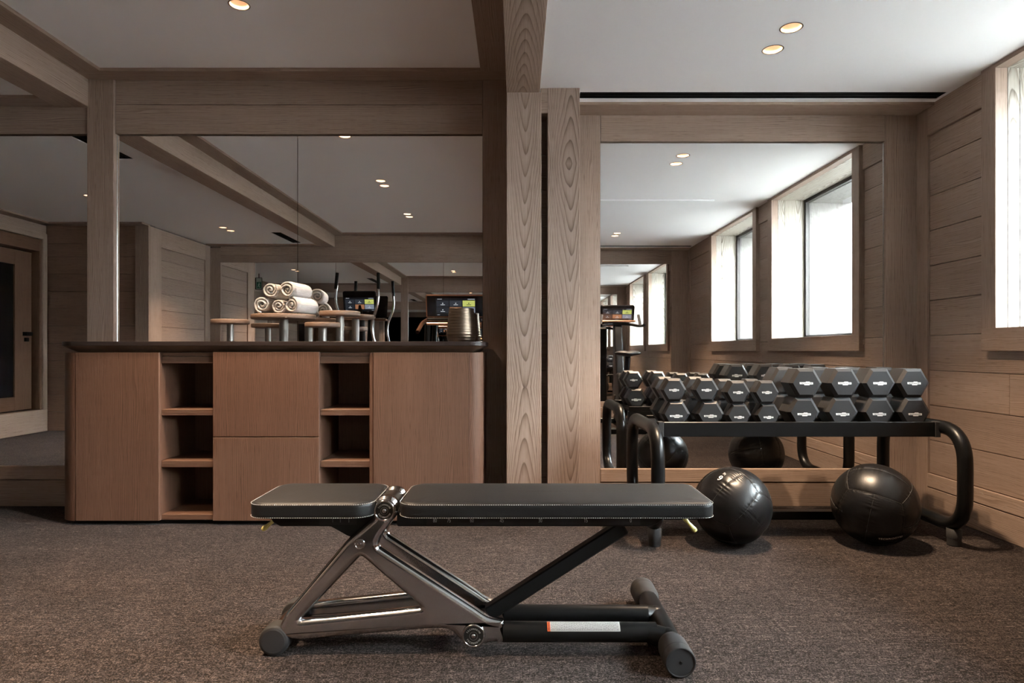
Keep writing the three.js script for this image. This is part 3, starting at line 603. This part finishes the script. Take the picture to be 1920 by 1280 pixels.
  // polished side frames
  const outer = [[702, 968], [672, 994], [650, 1012, 0.02], [534, 1150], [519, 1180], [523, 1199], [560, 1203], [700, 1190], [806, 1181], [842, 1181, 0.03], [862, 1202], [888, 1216], [914, 1207, 0.02], [944, 1206, 0.001], [944, 1166, 0.001], [914, 1160, 0.03], [890, 1143], [706, 1024, 0.03], [714, 1006], [744, 966], [747, 950], [738, 934], [721, 930], [705, 935], [697, 952]].map(([x, y, r]) => [...q(x, y), r]);
  const hole = [[675, 1043, 0.012], [560, 1165, 0.006], [789, 1141, 0.007]].map(([x, y, r]) => [...q(x, y), r]);
  for (const s of [1, -1]) {
    const f = part(b, 'leg_frame', plate(roundPoly(outer, 0.010), 0.006, 0.0165, [roundPoly(hole, 0.01)], 8), ALU, [0, 0, s * 0.064], s > 0 ? 'near polished leg frame' : 'far polished leg frame');
    for (const [px, py, r] of [[721, 957, 0.031], [888, 1191, 0.034], [674, 1020, 0.017]]) {
      const [x, y] = q(px, py), o = s * (r > 0.02 ? 0.024 : 0.0205);
      part(f, 'pivot_ring', new THREE.TorusGeometry(r - 0.004, 0.0035, 10, 40), ALU, [x, y, o]);
      const disc = new THREE.CircleGeometry(r - 0.005, 40); if (s < 0) disc.rotateY(Math.PI);
      part(f, 'pivot_cap', disc, r < 0.02 ? STEEL : CAPMAT(), [x, y, o + s * 0.001]);
      part(f, 'pivot_bolt', lathe([[0.0001, 0.003], [0.005, 0.003], [0.006, 0]], 20).rotateX(s * Math.PI / 2), ALU, [x, y, o + s * 0.001]);
    }
  }
  function CAPMAT() {
    return b.userData.cap ??= canvasMat(256, 256, (c, w, h) => {
      c.fillStyle = '#262523'; c.fillRect(0, 0, w, h); c.strokeStyle = '#8a8885'; c.lineWidth = 4; c.beginPath(); c.arc(128, 128, 50, 0, 7); c.stroke(); c.fillStyle = '#c9c7c3'; c.font = 'bold 30px sans-serif'; c.textAlign = 'center'; c.textBaseline = 'middle';
      const word = 'TECHNOGYM'; for (const [from, dir] of [[-Math.PI / 2, 1], [Math.PI / 2, -1]]) [...word].forEach((ch, i) => { const a = from + dir * (i - 4) * 0.26; c.save(); c.translate(128 + 88 * Math.cos(a), 128 + 88 * Math.sin(a)); c.rotate(dir > 0 ? a + Math.PI / 2 : a - Math.PI / 2); c.fillText(ch, 0, 0); c.restore(); });
    }, { metalness: 0.5, roughness: 0.35 });
  }
  delete b.userData.cap;
  const [tx, ty] = q(721, 957), [lx, ly] = q(888, 1191), [mx, my] = q(674, 1020);
  part(b, 'hinge_barrel', [rod([tx, ty, -0.05], [tx, ty, 0.05], 0.030, 0.030, 28), rod([tx, ty, -0.03], [tx, ty, 0.03], 0.0335, 0.0335, 28)], mat({ color: rgb(0.12, 0.10, 0.085), metalness: 1, roughness: 0.28 }));
  part(b, 'axle', rod([lx, ly, -0.05], [lx, ly, 0.05], 0.017), ALU); part(b, 'axle', rod([mx, my, -0.05], [mx, my, 0.05], 0.012), ALU);
  // rear foot bar with rubber ends
  part(b, 'foot_bar', rod([-0.687, 0.044, -0.11], [-0.687, 0.044, 0.06], 0.030), ALU, null, 'polished foot bar at the seat end');
  const cap = (r, len) => lathe([[0.0001, 0], [r - 0.010, 0], [r - 0.009, 0.002], [r - 0.006, 0.0025], [r - 0.002, 0.004], [r, 0.010], [r, len], [r - 0.004, len + 0.004], [0.02, len + 0.004]], 36).rotateX(-Math.PI / 2);
  part(b, 'rubber_foot', cap(0.0425, 0.05).translate(-0.687, 0.0428, 0.088), RUBBER);
  part(b, 'rubber_foot', cap(0.0425, 0.05).rotateY(Math.PI).translate(-0.687, 0.0428, -0.145), RUBBER);
  // floor tubes, front foot bar
  for (const s of [1, -1]) part(b, 'floor_tube', [rod([q(943, 0)[0], 0.0615, s * 0.062], [0.395, 0.060, s * 0.062], 0.0285, 0.027, 24), rod([0.37, 0.060, s * 0.062], [0.425, 0.047, s * 0.078], 0.027, 0.03, 24)], SATIN, null, s > 0 ? 'near black floor tube' : 'far black floor tube');
  part(b, 'foot_bar', [rod([0.429, 0.043, -0.24], [0.429, 0.043, 0.13], 0.032, 0.032, 28), new THREE.SphereGeometry(0.0325, 24, 16).translate(0.424, 0.046, -0.078), new THREE.SphereGeometry(0.0325, 24, 16).translate(0.424, 0.046, 0.078)], SATIN, null, 'black foot bar at the head end');
  const wheel = (z, turn) => { const g = [lathe([[0.0001, 0], [0.034, 0], [0.035, 0.001]], 40), lathe([[0.035, 0.001], [0.0365, -0.002], [0.040, -0.001], [0.0415, 0.004], [0.0415, 0.028], [0.0405, 0.0285], [0.0405, 0.0305], [0.0415, 0.031], [0.0405, 0.085], [0.036, 0.105], [0.03, 0.108]], 40)]; const r = part(b, 'rubber_foot', join(g.map((x) => x.rotateX(-Math.PI / 2).rotateY(turn).translate(0.429, 0.0415, z))), RUBBER); part(r, 'screw', rod([0.429, 0.0415, z - 0.002], [0.429, 0.0415, z + 0.003], 0.004), BLACK); };
  wheel(0.204, 0); wheel(-0.318, Math.PI);
  // black support strut
  const s0 = [-0.086, 0.090], s1 = [0.315, 0.346], L = Math.hypot(s1[0] - s0[0], s1[1] - s0[1]), an = Math.atan2(s1[1] - s0[1], s1[0] - s0[0]);
  part(b, 'support_strut', slab(-L / 2, L / 2, -0.021, 0.021, -0.02, 0.02, 'x', 0.004).rotateZ(an).translate((s0[0] + s1[0]) / 2, (s0[1] + s1[1]) / 2, 0), BLACK);
  part(b, 'strut_bolt', rod([-0.09, 0.083, -0.03], [-0.09, 0.083, 0.026], 0.008), STEEL);
  // yellow levers
  const YEL = mat({ color: rgb(0.66, 0.60, 0.20), roughness: 0.35 });
  const lever = (x, y, a) => { const g = lathe([[0.0001, 0], [0.005, 0.001], [0.0065, 0.006], [0.005, 0.022], [0.0065, 0.038], [0.008, 0.046], [0.006, 0.053], [0.0001, 0.055]], 20); part(b, 'adjusting_lever', g.rotateZ(a).translate(x, y, 0.03), YEL, null, 'yellow adjusting lever'); };
  lever(0.482, 0.378, -Math.PI / 2 - 0.85); lever(-0.697, 0.376, Math.PI / 2 + 0.68);
  // warning sticker on the near tube: an upright strip bent round the tube
  const stick = canvasMat(1024, 128, (c, w, h) => { c.fillStyle = '#a9a9a6'; c.fillRect(0, 0, w, h); c.fillStyle = '#c2562a'; c.fillRect(0, 0, 42, h); c.fillStyle = '#5a5a58'; for (let i = 0; i < 62; i++) { const x = 54 + i * 15.4; let y = 8; while (y < h - 12) { const n = 6 + hash(i, y | 0, 4) * 26; c.fillRect(x, y, 7, Math.min(n, h - 10 - y)); y += n + 5; } } c.fillStyle = '#2a1a10'; for (let y = 12; y < 116; y += 18) c.fillRect(13, y, 16, 11); }, { roughness: 0.45 });
  const arc = new THREE.CylinderGeometry(0.0290, 0.0290, 0.205, 20, 1, true, 0.05, 1.1);       // axis y -> x
  const uv = arc.attributes.uv; for (let i = 0; i < uv.count; i++) uv.setXY(i, uv.getY(i), uv.getX(i));
  arc.rotateZ(-Math.PI / 2); arc.rotateX(-Math.PI / 2 - 0.02);
  part(b, 'warning_sticker', arc, stick, [0.187, 0.061, 0.062], 'grey warning sticker with an orange end');
}

// ================================================================ dumbbell rack
const RZ0 = -2.765, RZ1 = -3.385;
{
  const t = thing('dumbbell_rack', 'black steel dumbbell rack with looped tube ends in front of the mirror', 'rack', [1.27, 0, -3.07]);
  for (const [x, label] of [[-0.662, 'left end loop'], [0.665, 'right end loop']]) {
    const l = part(t, 'end_loop', tube([[x, 0.085, 0.305], [x, 0.515, 0.305], [x, 0.515, -0.315], [x, 0.085, -0.315]], 0.030, 0.15, true, 20), SATIN, null, label);
    for (const z of [0.235, -0.25]) part(l, 'rubber_foot', lathe([[0.0001, 0], [0.027, 0], [0.028, 0.004], [0.028, 0.034], [0.03, 0.038], [0.03, 0.075], [0.0001, 0.075]], 28).translate(x, 0, z), RUBBER);
  }
  part(t, 'bottom_rail', slab(-0.64, 0.64, 0.045, 0.085, -0.08, -0.02, 'x', 0.003), SATIN);
  part(t, 'tray', [slab(-0.605, 0.605, 0.500, 0.5145, -0.22, 0.149, 'x', 0.002), slab(-0.605, 0.605, 0.500, 0.530, -0.236, -0.222, 'x', 0.002)], SATIN);
  part(t, 'front_beam', slab(-0.606, 0.622, 0.472, 0.5385, 0.150, 0.172, 'x', 0.002), SATIN);
  part(t, 'rear_beam', slab(-0.606, 0.606, 0.445, 0.498, -0.22, -0.18, 'x', 0.002), SATIN);
  for (const x of [-0.619, 0.635]) part(t, 'end_cap', slab(x - 0.0125, x + 0.0125, 0.470, 0.540, 0.135, 0.1735, 'x', 0.002), RUBBER);
}
// dumbbells: hexagonal heads with chamfered faces, chrome handle, printed badge on both faces
const BADGE = [0, 1].map((flip) => canvasMat(512, 160, (c, w, h) => {
  c.fillStyle = '#dedcd8'; c.fillRect(0, 0, w, h); if (flip) { c.translate(w, h); c.rotate(Math.PI); }
  c.fillStyle = '#151515'; c.textAlign = 'center'; c.textBaseline = 'middle'; c.font = 'bold 66px sans-serif'; c.fillText('TECHNOGYM', w / 2, h * 0.5, w * 0.88);
}, { roughness: 0.45 }));
const IRON = mat({ color: rgb(0.026, 0.026, 0.0265), roughness: 0.4, specularIntensity: 0.8, bumpMap: hideBump, bumpScale: 0.0003 });
function hexHead(af, len, bevel) {                                  // across flats, flat side down, axis z, outer face at +z
  const rows = [[af * 0.80, -len], [af, -len + bevel], [af, -bevel * 1.3], [af * 0.80, 0]], P = [], I = [];
  const ring = (a, z) => [...Array(6)].map((_, k) => { const t = k * Math.PI / 3, r = a / Math.sqrt(3); return [r * Math.cos(t), r * Math.sin(t), z]; });
  const R = rows.map(([a, z]) => ring(a, z)), tri = (...p) => p.forEach((v) => P.push(...v));
  for (let j = 0; j < 3; j++) for (let k = 0; k < 6; k++) { const a = R[j][k], b = R[j][(k + 1) % 6], c = R[j + 1][(k + 1) % 6], d = R[j + 1][k]; tri(a, b, c); tri(a, c, d); }
  for (let k = 1; k < 5; k++) { tri(R[3][0], R[3][k], R[3][k + 1]); tri(R[0][0], R[0][k + 1], R[0][k]); }
  const g = new THREE.BufferGeometry(); g.setAttribute('position', new THREE.Float32BufferAttribute(P, 3)); g.computeVertexNormals();
  const u = new Float32Array(P.length / 3 * 2); for (let i = 0; i < u.length / 2; i++) { u[i * 2] = P[i * 3] + P[i * 3 + 2]; u[i * 2 + 1] = P[i * 3 + 1] + P[i * 3 + 2] * 0.7; }
  g.setAttribute('uv', new THREE.BufferAttribute(u, 2)); return g;
}
function badge(w, h) {                                               // plate with a raised middle step, like the printed logo
  const s = [[-w, -h * 0.45], [-w * 0.35, -h * 0.45], [-w * 0.3, -h], [w * 0.45, -h], [w * 0.5, -h * 0.55], [w, -h * 0.55], [w, h * 0.5], [w * 0.55, h * 0.55], [w * 0.45, h * 0.95], [-w * 0.05, h * 0.95], [-w * 0.15, h * 0.6], [-w * 1.04, h * 0.6]];
  const g = plate(s, 0.0008); const p = g.attributes.position, u = g.attributes.uv; for (let i = 0; i < p.count; i++) u.setXY(i, p.getX(i) / (2.1 * w) + 0.5, p.getY(i) / (2.1 * h) + 0.5); return g;
}
const kinds = {
  large: { af: 0.132, head: 0.115, len: 0.345, hr: 0.017, bw: 0.030, bh: 0.0085 },
  medium: { af: 0.115, head: 0.085, len: 0.285, hr: 0.016, bw: 0.0285, bh: 0.0075 },
  small: { af: 0.104, head: 0.070, len: 0.255, hr: 0.015, bw: 0.022, bh: 0.0065 },
};
for (const k of Object.values(kinds)) { k.geo = hexHead(k.af, k.head, 0.010); k.badge = badge(k.bw, k.bh); k.handle = [rod([0, 0, -k.len / 2 + k.head - 0.01], [0, 0, k.len / 2 - k.head + 0.01], k.hr, k.hr, 20)]; }
function dumbbell(kind, x, y, zfront, flip, drop, label) {
  const k = kinds[kind], t = thing('hex_dumbbell', label, 'dumbbell', [x, y, zfront - k.len / 2], 'hexagonal dumbbells stacked on the rack');
  part(t, 'handle', k.handle.map((g) => g.clone().translate(0, k.af / 2, 0)), STEEL);
  for (const s of [1, -1]) {
    const h = part(t, 'head', k.geo, IRON, [0, k.af / 2, s * k.len / 2]); if (s < 0) h.rotation.y = Math.PI;
    part(h, 'badge', k.badge, BADGE[s > 0 ? flip : 1 - flip], [0, drop, 0.0005], 'white printed badge');
  }
}
const ord = ['first', 'second', 'third', 'fourth'];
const rowBottom = [['medium', 1268], ['medium', 1332], ['small', 1386], ['small', 1441], ['large', 1508], ['large', 1580], ['large', 1649], ['large', 1716]];
const rowTop = [['small', 1264], ['small', 1325], ['small', 1384], ['small', 1438], ['large', 1512], ['large', 1584], ['large', 1650], ['large', 1714]];
const flips = [[0, 1, 1, 1, 1, 0, 0, 1], [0, 0, 1, 0, 0, 0, 1, 1]], ZD = -2.926;
rowBottom.forEach(([kind, px], i) => dumbbell(kind, (px - 970) * -ZD / 1200, 0.5152, ZD, flips[0][i], -0.010, `black hexagonal dumbbell in the lower row, ${ord[i % 4]} of the ${i < 4 ? 'smaller four on the left' : 'larger four on the right'}`));
rowTop.forEach(([kind, px], i) => dumbbell(kind, (px - 970) * -ZD / 1200, 0.5156 + kinds[rowBottom[i][0]].af, ZD, flips[1][i], -0.001, `black hexagonal dumbbell in the upper row, ${ord[i % 4]} of the ${i < 4 ? 'smaller four on the left' : 'larger four on the right'}`));

// ================================================================ medicine balls
function seamDistance(v) {                                          // panels like a cube's faces, each split once; distance to the nearest seam
  const a = [Math.abs(v.x), Math.abs(v.y), Math.abs(v.z)], m = Math.max(...a), i = a.indexOf(m), o = [0, 1, 2].filter((k) => k !== i);
  const u = [v.x, v.y, v.z][o[0]] / m, w = [v.x, v.y, v.z][o[1]] / m, split = i === 0 ? u : i === 1 ? w : u;
  const e1 = 1 - Math.abs(u), e2 = 1 - Math.abs(w);
  return { d: Math.min(e1, e2, Math.abs(split)) * 0.6, along: Math.min(e1, e2) < Math.abs(split) ? (e1 < e2 ? w : u) : (split === u ? w : u) };
}
function ball(R, x, z, turn, label, marks) {
  const t = thing('medicine_ball', label, 'medicine ball', [x, 0, z]), qn = new THREE.Quaternion().setFromEuler(new THREE.Euler(...turn)), inv = qn.clone().invert();
  const g = new THREE.SphereGeometry(R, 160, 110), p = g.attributes.position, v = V3(0, 0, 0);
  for (let i = 0; i < p.count; i++) {
    v.fromBufferAttribute(p, i).normalize(); const n = v.clone(); v.applyQuaternion(inv);
    const { d, along } = seamDistance(v), pucker = Math.sin(along * 46 + 3 * Math.sin(along * 9)) * Math.exp(-d / 0.05) * (1 - Math.exp(-d / 0.012)) * 0.0022 * (0.4 + noise(along * 4 + 9, v.y * 3 + 9, 77));
    let r = R * (1 - 0.012 * Math.exp(-d / 0.012) - 0.010 * Math.exp(-d / 0.07)) + pucker + 0.004 * (fbm(v.x * 2.5 + 5, v.y * 2.5 + v.z * 2 + 5, 78, 2) - 0.38);
    let y = n.y * r; if (n.y < -0.75) y = Math.max(y, -R + 0.0005); else if (n.y < 0) y = Math.max(y, -R + 0.0005);
    p.setXYZ(i, n.x * r, y + R, n.z * r);
  }
  const u = g.attributes.uv; for (let i = 0; i < u.count; i++) u.setXY(i, u.getX(i) * 1.1, u.getY(i) * 0.55);
  g.computeVertexNormals(); part(t, 'ball_skin', g, BALLSKIN);
  const pts = []; const seg = (a, b) => { const c = []; for (let k = 0; k <= 20; k++) { const d = V3(...a).lerp(V3(...b), k / 20).normalize().applyQuaternion(qn).multiplyScalar(R * 0.988); c.push(d.add(V3(0, R, 0))); } return c; };
  const E = [[-1, -1], [-1, 1], [1, -1], [1, 1]].flatMap(([a, b]) => [[[-1, a, b], [1, a, b]], [[a, -1, b], [a, 1, b]], [[a, b, -1], [a, b, 1]]]);
  for (const s of [-1, 1]) E.push([[s, 0, -1], [s, 0, 1]], [[-1, s, 0], [1, s, 0]], [[0, -1, s], [0, 1, s]]);
  const SEAM = mat({ color: rgb(0.06, 0.058, 0.055), roughness: 0.6 });
  for (const [a, b] of E) { const c = seg(a, b).filter((w) => w.y > 0.006); if (c.length > 3) part(t, 'seam', new THREE.TubeGeometry(new THREE.CatmullRomCurve3(c), 24, 0.0010, 5), SEAM); }
  for (const [draw, w, h, dir, roll] of marks) {                     // print on the skin: a small curved patch
    const m = canvasMat(256, Math.round(256 * h / w), draw, { transparent: true, roughness: 0.5, alphaTest: 0.5 });
    const pg = new THREE.PlaneGeometry(w, h, 10, 6), pp = pg.attributes.position, qd = new THREE.Quaternion().setFromUnitVectors(V3(0, 0, 1), V3(...dir).normalize());
    for (let i = 0; i < pp.count; i++) { const w3 = V3(pp.getX(i), pp.getY(i), 0).applyAxisAngle(V3(0, 0, 1), roll); w3.z = Math.sqrt(R * R - w3.x * w3.x - w3.y * w3.y) + 0.0035; w3.applyQuaternion(qd); pp.setXYZ(i, w3.x, w3.y + R, w3.z); }
    pg.computeVertexNormals(); part(t, 'print', pg, m, null, 'white print');
  }
}
ball(0.170, 0.962, -2.865, [0.5, 0.55, 0.62], 'black leather medicine ball marked 6 kg, behind the bench end', [[(c, w, h) => { c.fillStyle = '#e6e4e0'; c.textAlign = 'center'; c.textBaseline = 'middle'; c.font = 'bold 150px sans-serif'; c.fillText('6', w * 0.5, h * 0.36); c.font = '64px sans-serif'; c.fillText('kg', w * 0.5, h * 0.80); }, 0.062, 0.062, [-0.42, 0.86, 0.42], 2.45]]);
ball(0.178, 1.592, -2.853, [0.42, -0.62, 0.05], 'black leather medicine ball under the right end of the rack', [[(c, w, h) => { c.fillStyle = '#b9b7b3'; c.textAlign = 'center'; c.textBaseline = 'middle'; c.font = 'bold 44px sans-serif'; c.fillText('TECHNOGYM', w / 2, h / 2, w * 0.96); }, 0.10, 0.03, [-0.05, -0.62, 0.78], 0.25]]);

// ================================================================ machines behind the camera, seen in the mirrors
function screenMat(tiles) {
  const c = document.createElement('canvas'); c.width = 512; c.height = 256; const x = c.getContext('2d');
  x.fillStyle = '#16181c'; x.fillRect(0, 0, 512, 256); x.fillStyle = '#c9cdd2'; x.fillRect(14, 10, 90, 9); x.fillRect(430, 10, 60, 7);
  tiles.forEach((col, i) => { const px = 12 + (i % 3) * 166, py = 34 + Math.floor(i / 3) * 96; x.fillStyle = col; x.fillRect(px, py, 156, 86); x.fillStyle = i === 0 ? '#3a3a30' : '#dfe3e8'; x.beginPath(); x.arc(px + 78, py + 40, 8, 0, 7); x.fill(); x.fillRect(px + 50, py + 58, 56, 8); });
  x.fillStyle = '#9aa0a8'; x.fillRect(14, 236, 40, 8); x.fillRect(230, 236, 60, 8); x.fillRect(460, 236, 34, 8);
  const t = new THREE.CanvasTexture(c); t.colorSpace = THREE.SRGBColorSpace; t.magFilter = THREE.LinearFilter;
  return mat({ color: rgb(0.01, 0.01, 0.01), emissive: rgb(1, 1, 1), emissiveMap: t, emissiveIntensity: 0.045, roughness: 0.2 });
}
const TILES = ['#d8df7a', '#3a3f47', '#2f333b', '#8f97a6', '#b07a5a', '#2a2e35'];
// console: glass slab leaning back, screen facing -z
function consoleHead(t, w, h, tilt, y, z, frame, tiles, sw, sh) {
  const g = plate(roundRect(-w / 2, w / 2, -h / 2, h / 2, 0.022), 0.018, 0.006, [], 3);
  const head = part(t, 'console', g, frame, [0, y, z]); head.rotation.x = -tilt;
  const face = new THREE.PlaneGeometry(w - 0.03, h - 0.03).rotateY(Math.PI);
  part(head, 'console_glass', face, GLOSSBLACK, [0, 0, -0.0158]);
  part(head, 'screen', new THREE.PlaneGeometry(sw, sh).rotateY(Math.PI), screenMat(tiles), [0, -0.01, -0.0168], 'lit menu screen');
  return head;
}
{ // elliptical trainer
  const t = thing('elliptical_trainer', 'black elliptical trainer with swinging arms, reflected behind the towels', 'exercise machine', [-1.962, 0, 0.1]);
  consoleHead(t, 0.41, 0.31, 0.25, 1.455, 0.76, GLOSSBLACK, TILES, 0.37, 0.17);
  part(t, 'column', tube([[0, 0.10, 0.90], [0, 0.7, 0.94], [0, 1.25, 0.82], [0, 1.44, 0.79]], 0.045, 0.15), SATIN);
  part(t, 'tray', slab(-0.19, 0.19, 1.27, 1.295, 0.66, 0.78, 'x', 0.006), COPPER);
  part(t, 'flywheel_housing', lathe([[0.0001, -0.11], [0.30, -0.11], [0.335, -0.08], [0.335, 0.08], [0.30, 0.11], [0.0001, 0.11]], 40).rotateZ(Math.PI / 2).translate(0, 0.42, 0.62), SATIN);
  part(t, 'base_frame', [slab(-0.05, 0.05, 0.02, 0.09, -0.75, 0.95, 'z', 0.01), slab(-0.33, 0.33, 0.0, 0.06, 0.86, 0.94, 'x', 0.01), slab(-0.33, 0.33, 0.0, 0.06, -0.78, -0.70, 'x', 0.01)], SATIN);
  for (const s of [-1, 1]) {
    const a = part(t, 'swing_arm', tube([[s * 0.255, 0.35, 0.30], [s * 0.235, 0.85, 0.66], [s * 0.16, 1.18, 0.64], [s * 0.265, 1.45, 0.60], [s * 0.252, 1.66, 0.63]], 0.017, 0.12), STEEL, null, s < 0 ? 'left swing arm' : 'right swing arm');
    part(a, 'grip', rod([s * 0.262, 1.62, 0.62], [s * 0.252, 1.82, 0.645], 0.0205), BLACK);
    part(t, 'pedal', slab(s * 0.16 - 0.08, s * 0.16 + 0.08, 0.27 + s * 0.06, 0.31 + s * 0.06, -0.30 + s * 0.12, 0.08 + s * 0.12, 'z', 0.012), RUBBER);
    part(t, 'pedal_bar', rod([s * 0.22, 0.35, 0.30], [s * 0.17, 0.25 + s * 0.06, -0.35], 0.022), STEEL);
  }
}
{ // treadmill
  const t = thing('treadmill', 'treadmill with a wide copper edged console, reflected behind the bronze pot', 'exercise machine', [-0.764, 0, 0]);
  const head = consoleHead(t, 0.745, 0.285, 0.22, 1.42, 0.84, COPPER, TILES, 0.50, 0.22);
  part(head, 'console_back', plate(roundRect(-0.36, 0.36, -0.13, 0.13, 0.03), 0.02, 0.004), SATIN, [0, 0, 0.024]);
  part(t, 'control_shelf', slab(-0.33, 0.33, 1.22, 1.262, 0.62, 0.82, 'x', 0.012), SATIN);
  part(t, 'crossbar', rod([-0.33, 1.19, 0.62], [0.33, 1.19, 0.62], 0.018), COPPER);
  for (const s of [-1, 1]) {
    part(t, 'handrail', tube([[s * 0.345, 1.25, 0.80], [s * 0.385, 1.20, 0.62], [s * 0.395, 1.08, 0.30]], 0.023, 0.08), COPPER);
    part(t, 'upright', tube([[s * 0.385, 0.10, 0.86], [s * 0.37, 0.7, 0.88], [s * 0.35, 1.26, 0.83]], 0.035, 0.1), SATIN);
  }
  part(t, 'deck', slab(-0.40, 0.40, 0.05, 0.19, -0.84, 0.80, 'z', 0.02), SATIN);
  part(t, 'belt', slab(-0.27, 0.27, 0.185, 0.196, -0.83, 0.60, 'z', 0.003), RUBBER);
  part(t, 'motor_hood', new RoundedBoxGeometry(0.80, 0.20, 0.36, 4, 0.05).translate(0, 0.22, 0.78), SATIN);
  for (const [x, z] of [[-0.36, 0.7], [0.36, 0.7], [-0.36, -0.7], [0.36, -0.7]]) part(t, 'foot', rod([x, 0, z], [x, 0.07, z], 0.03), RUBBER);
}
{ // exercise bike
  const t = thing('exercise_bike', 'black upright exercise bike with a lit screen, reflected beside the column', 'exercise machine', [1.20, 0, 0]);
  consoleHead(t, 0.41, 0.20, 0.35, 1.315, 0.58, GLOSSBLACK, TILES, 0.36, 0.145);
  part(t, 'console_tray', slab(-0.20, 0.20, 1.205, 1.225, 0.46, 0.57, 'x', 0.006), COPPER);
  part(t, 'handlebar', tube([[-0.245, 1.155, 0.18], [-0.235, 1.15, 0.38], [-0.12, 1.185, 0.52], [0.12, 1.185, 0.52], [0.235, 1.15, 0.38], [0.245, 1.155, 0.18]], 0.017, 0.09), SATIN);
  for (const s of [-1, 1]) part(t, 'grip', rod([s * 0.23, 1.155, 0.33], [s * 0.215, 1.285, 0.36], 0.0165), RUBBER);
  part(t, 'front_column', plate(roundPoly([[-0.62, 1.19], [-0.50, 1.19], [-0.30, 0.55], [-0.34, 0.10], [-0.62, 0.10], [-0.58, 0.55]], 0.06), 0.06, 0.02).rotateY(Math.PI / 2), SATIN);
  part(t, 'drive_housing', lathe([[0.0001, -0.07], [0.22, -0.07], [0.25, -0.045], [0.25, 0.045], [0.22, 0.07], [0.0001, 0.07]], 36).rotateZ(Math.PI / 2).translate(0, 0.36, 0.25), SATIN);
  part(t, 'seat_post', tube([[0, 0.36, 0.10], [0, 0.6, -0.08], [0, 0.80, -0.17]], 0.032, 0.1), SATIN);
  const sd = new THREE.SphereGeometry(1, 40, 24), p = sd.attributes.position;
  for (let i = 0; i < p.count; i++) { const z = p.getZ(i), w = 0.145 * (z > 0 ? 1 - 0.72 * Math.pow(z, 0.9) : 1); p.setXYZ(i, p.getX(i) * w, 0.838 + p.getY(i) * 0.032 - 0.008 * Math.exp(-Math.pow(p.getX(i) * 4, 2)), -0.17 + z * (z > 0 ? 0.17 : 0.10)); }
  sd.computeVertexNormals(); part(t, 'saddle', sd, LEATHER);
  part(t, 'base_frame', [slab(-0.04, 0.04, 0.03, 0.10, -0.45, 0.60, 'z', 0.01), slab(-0.28, 0.28, 0, 0.06, 0.54, 0.61, 'x', 0.01), slab(-0.28, 0.28, 0, 0.06, -0.49, -0.42, 'x', 0.01)], SATIN);
  for (const s of [-1, 1]) { part(t, 'crank', rod([s * 0.09, 0.36, 0.18], [s * 0.10, 0.36 + s * 0.15, 0.24], 0.012), STEEL); part(t, 'pedal', slab(s * 0.16 - 0.05, s * 0.16 + 0.05, 0.345 + s * 0.15, 0.375 + s * 0.15, 0.19, 0.29, 'x', 0.006), RUBBER); }
}
{ // exit sign hanging in the left part, seen twice reflected
  const t = thing('exit_sign', 'small hanging green and white exit sign, reflected left of the towels', 'sign', [-4.575, 1.95, -1.81]);
  part(t, 'housing', slab(-0.075, 0.055, 0, 0.21, -0.012, 0.012, 'y', 0.003), BLACK);
  part(t, 'rod', rod([0, 0.21, 0], [0, H_LEFT - 1.95, 0], 0.006), BLACK);
  const m = canvasMat(128, 256, (c, w, h) => { c.fillStyle = '#b9c7c0'; c.fillRect(0, 0, w, h); c.fillStyle = '#2f6f5c'; c.fillRect(10, 90, w - 20, 150); c.fillStyle = '#dfeee8'; c.beginPath(); c.arc(70, 120, 12, 0, 7); c.fill(); c.lineWidth = 12; c.strokeStyle = '#dfeee8'; c.beginPath(); c.moveTo(66, 136); c.lineTo(58, 178); c.lineTo(84, 200); c.lineTo(78, 226); c.moveTo(58, 178); c.lineTo(36, 214); c.moveTo(66, 146); c.lineTo(92, 164); c.moveTo(64, 146); c.lineTo(40, 166); c.stroke(); });
  part(t, 'sign_face', new THREE.PlaneGeometry(0.095, 0.19), m, [0.005, 0.105, 0.0128]);
}

renderer.render(scene, camera);
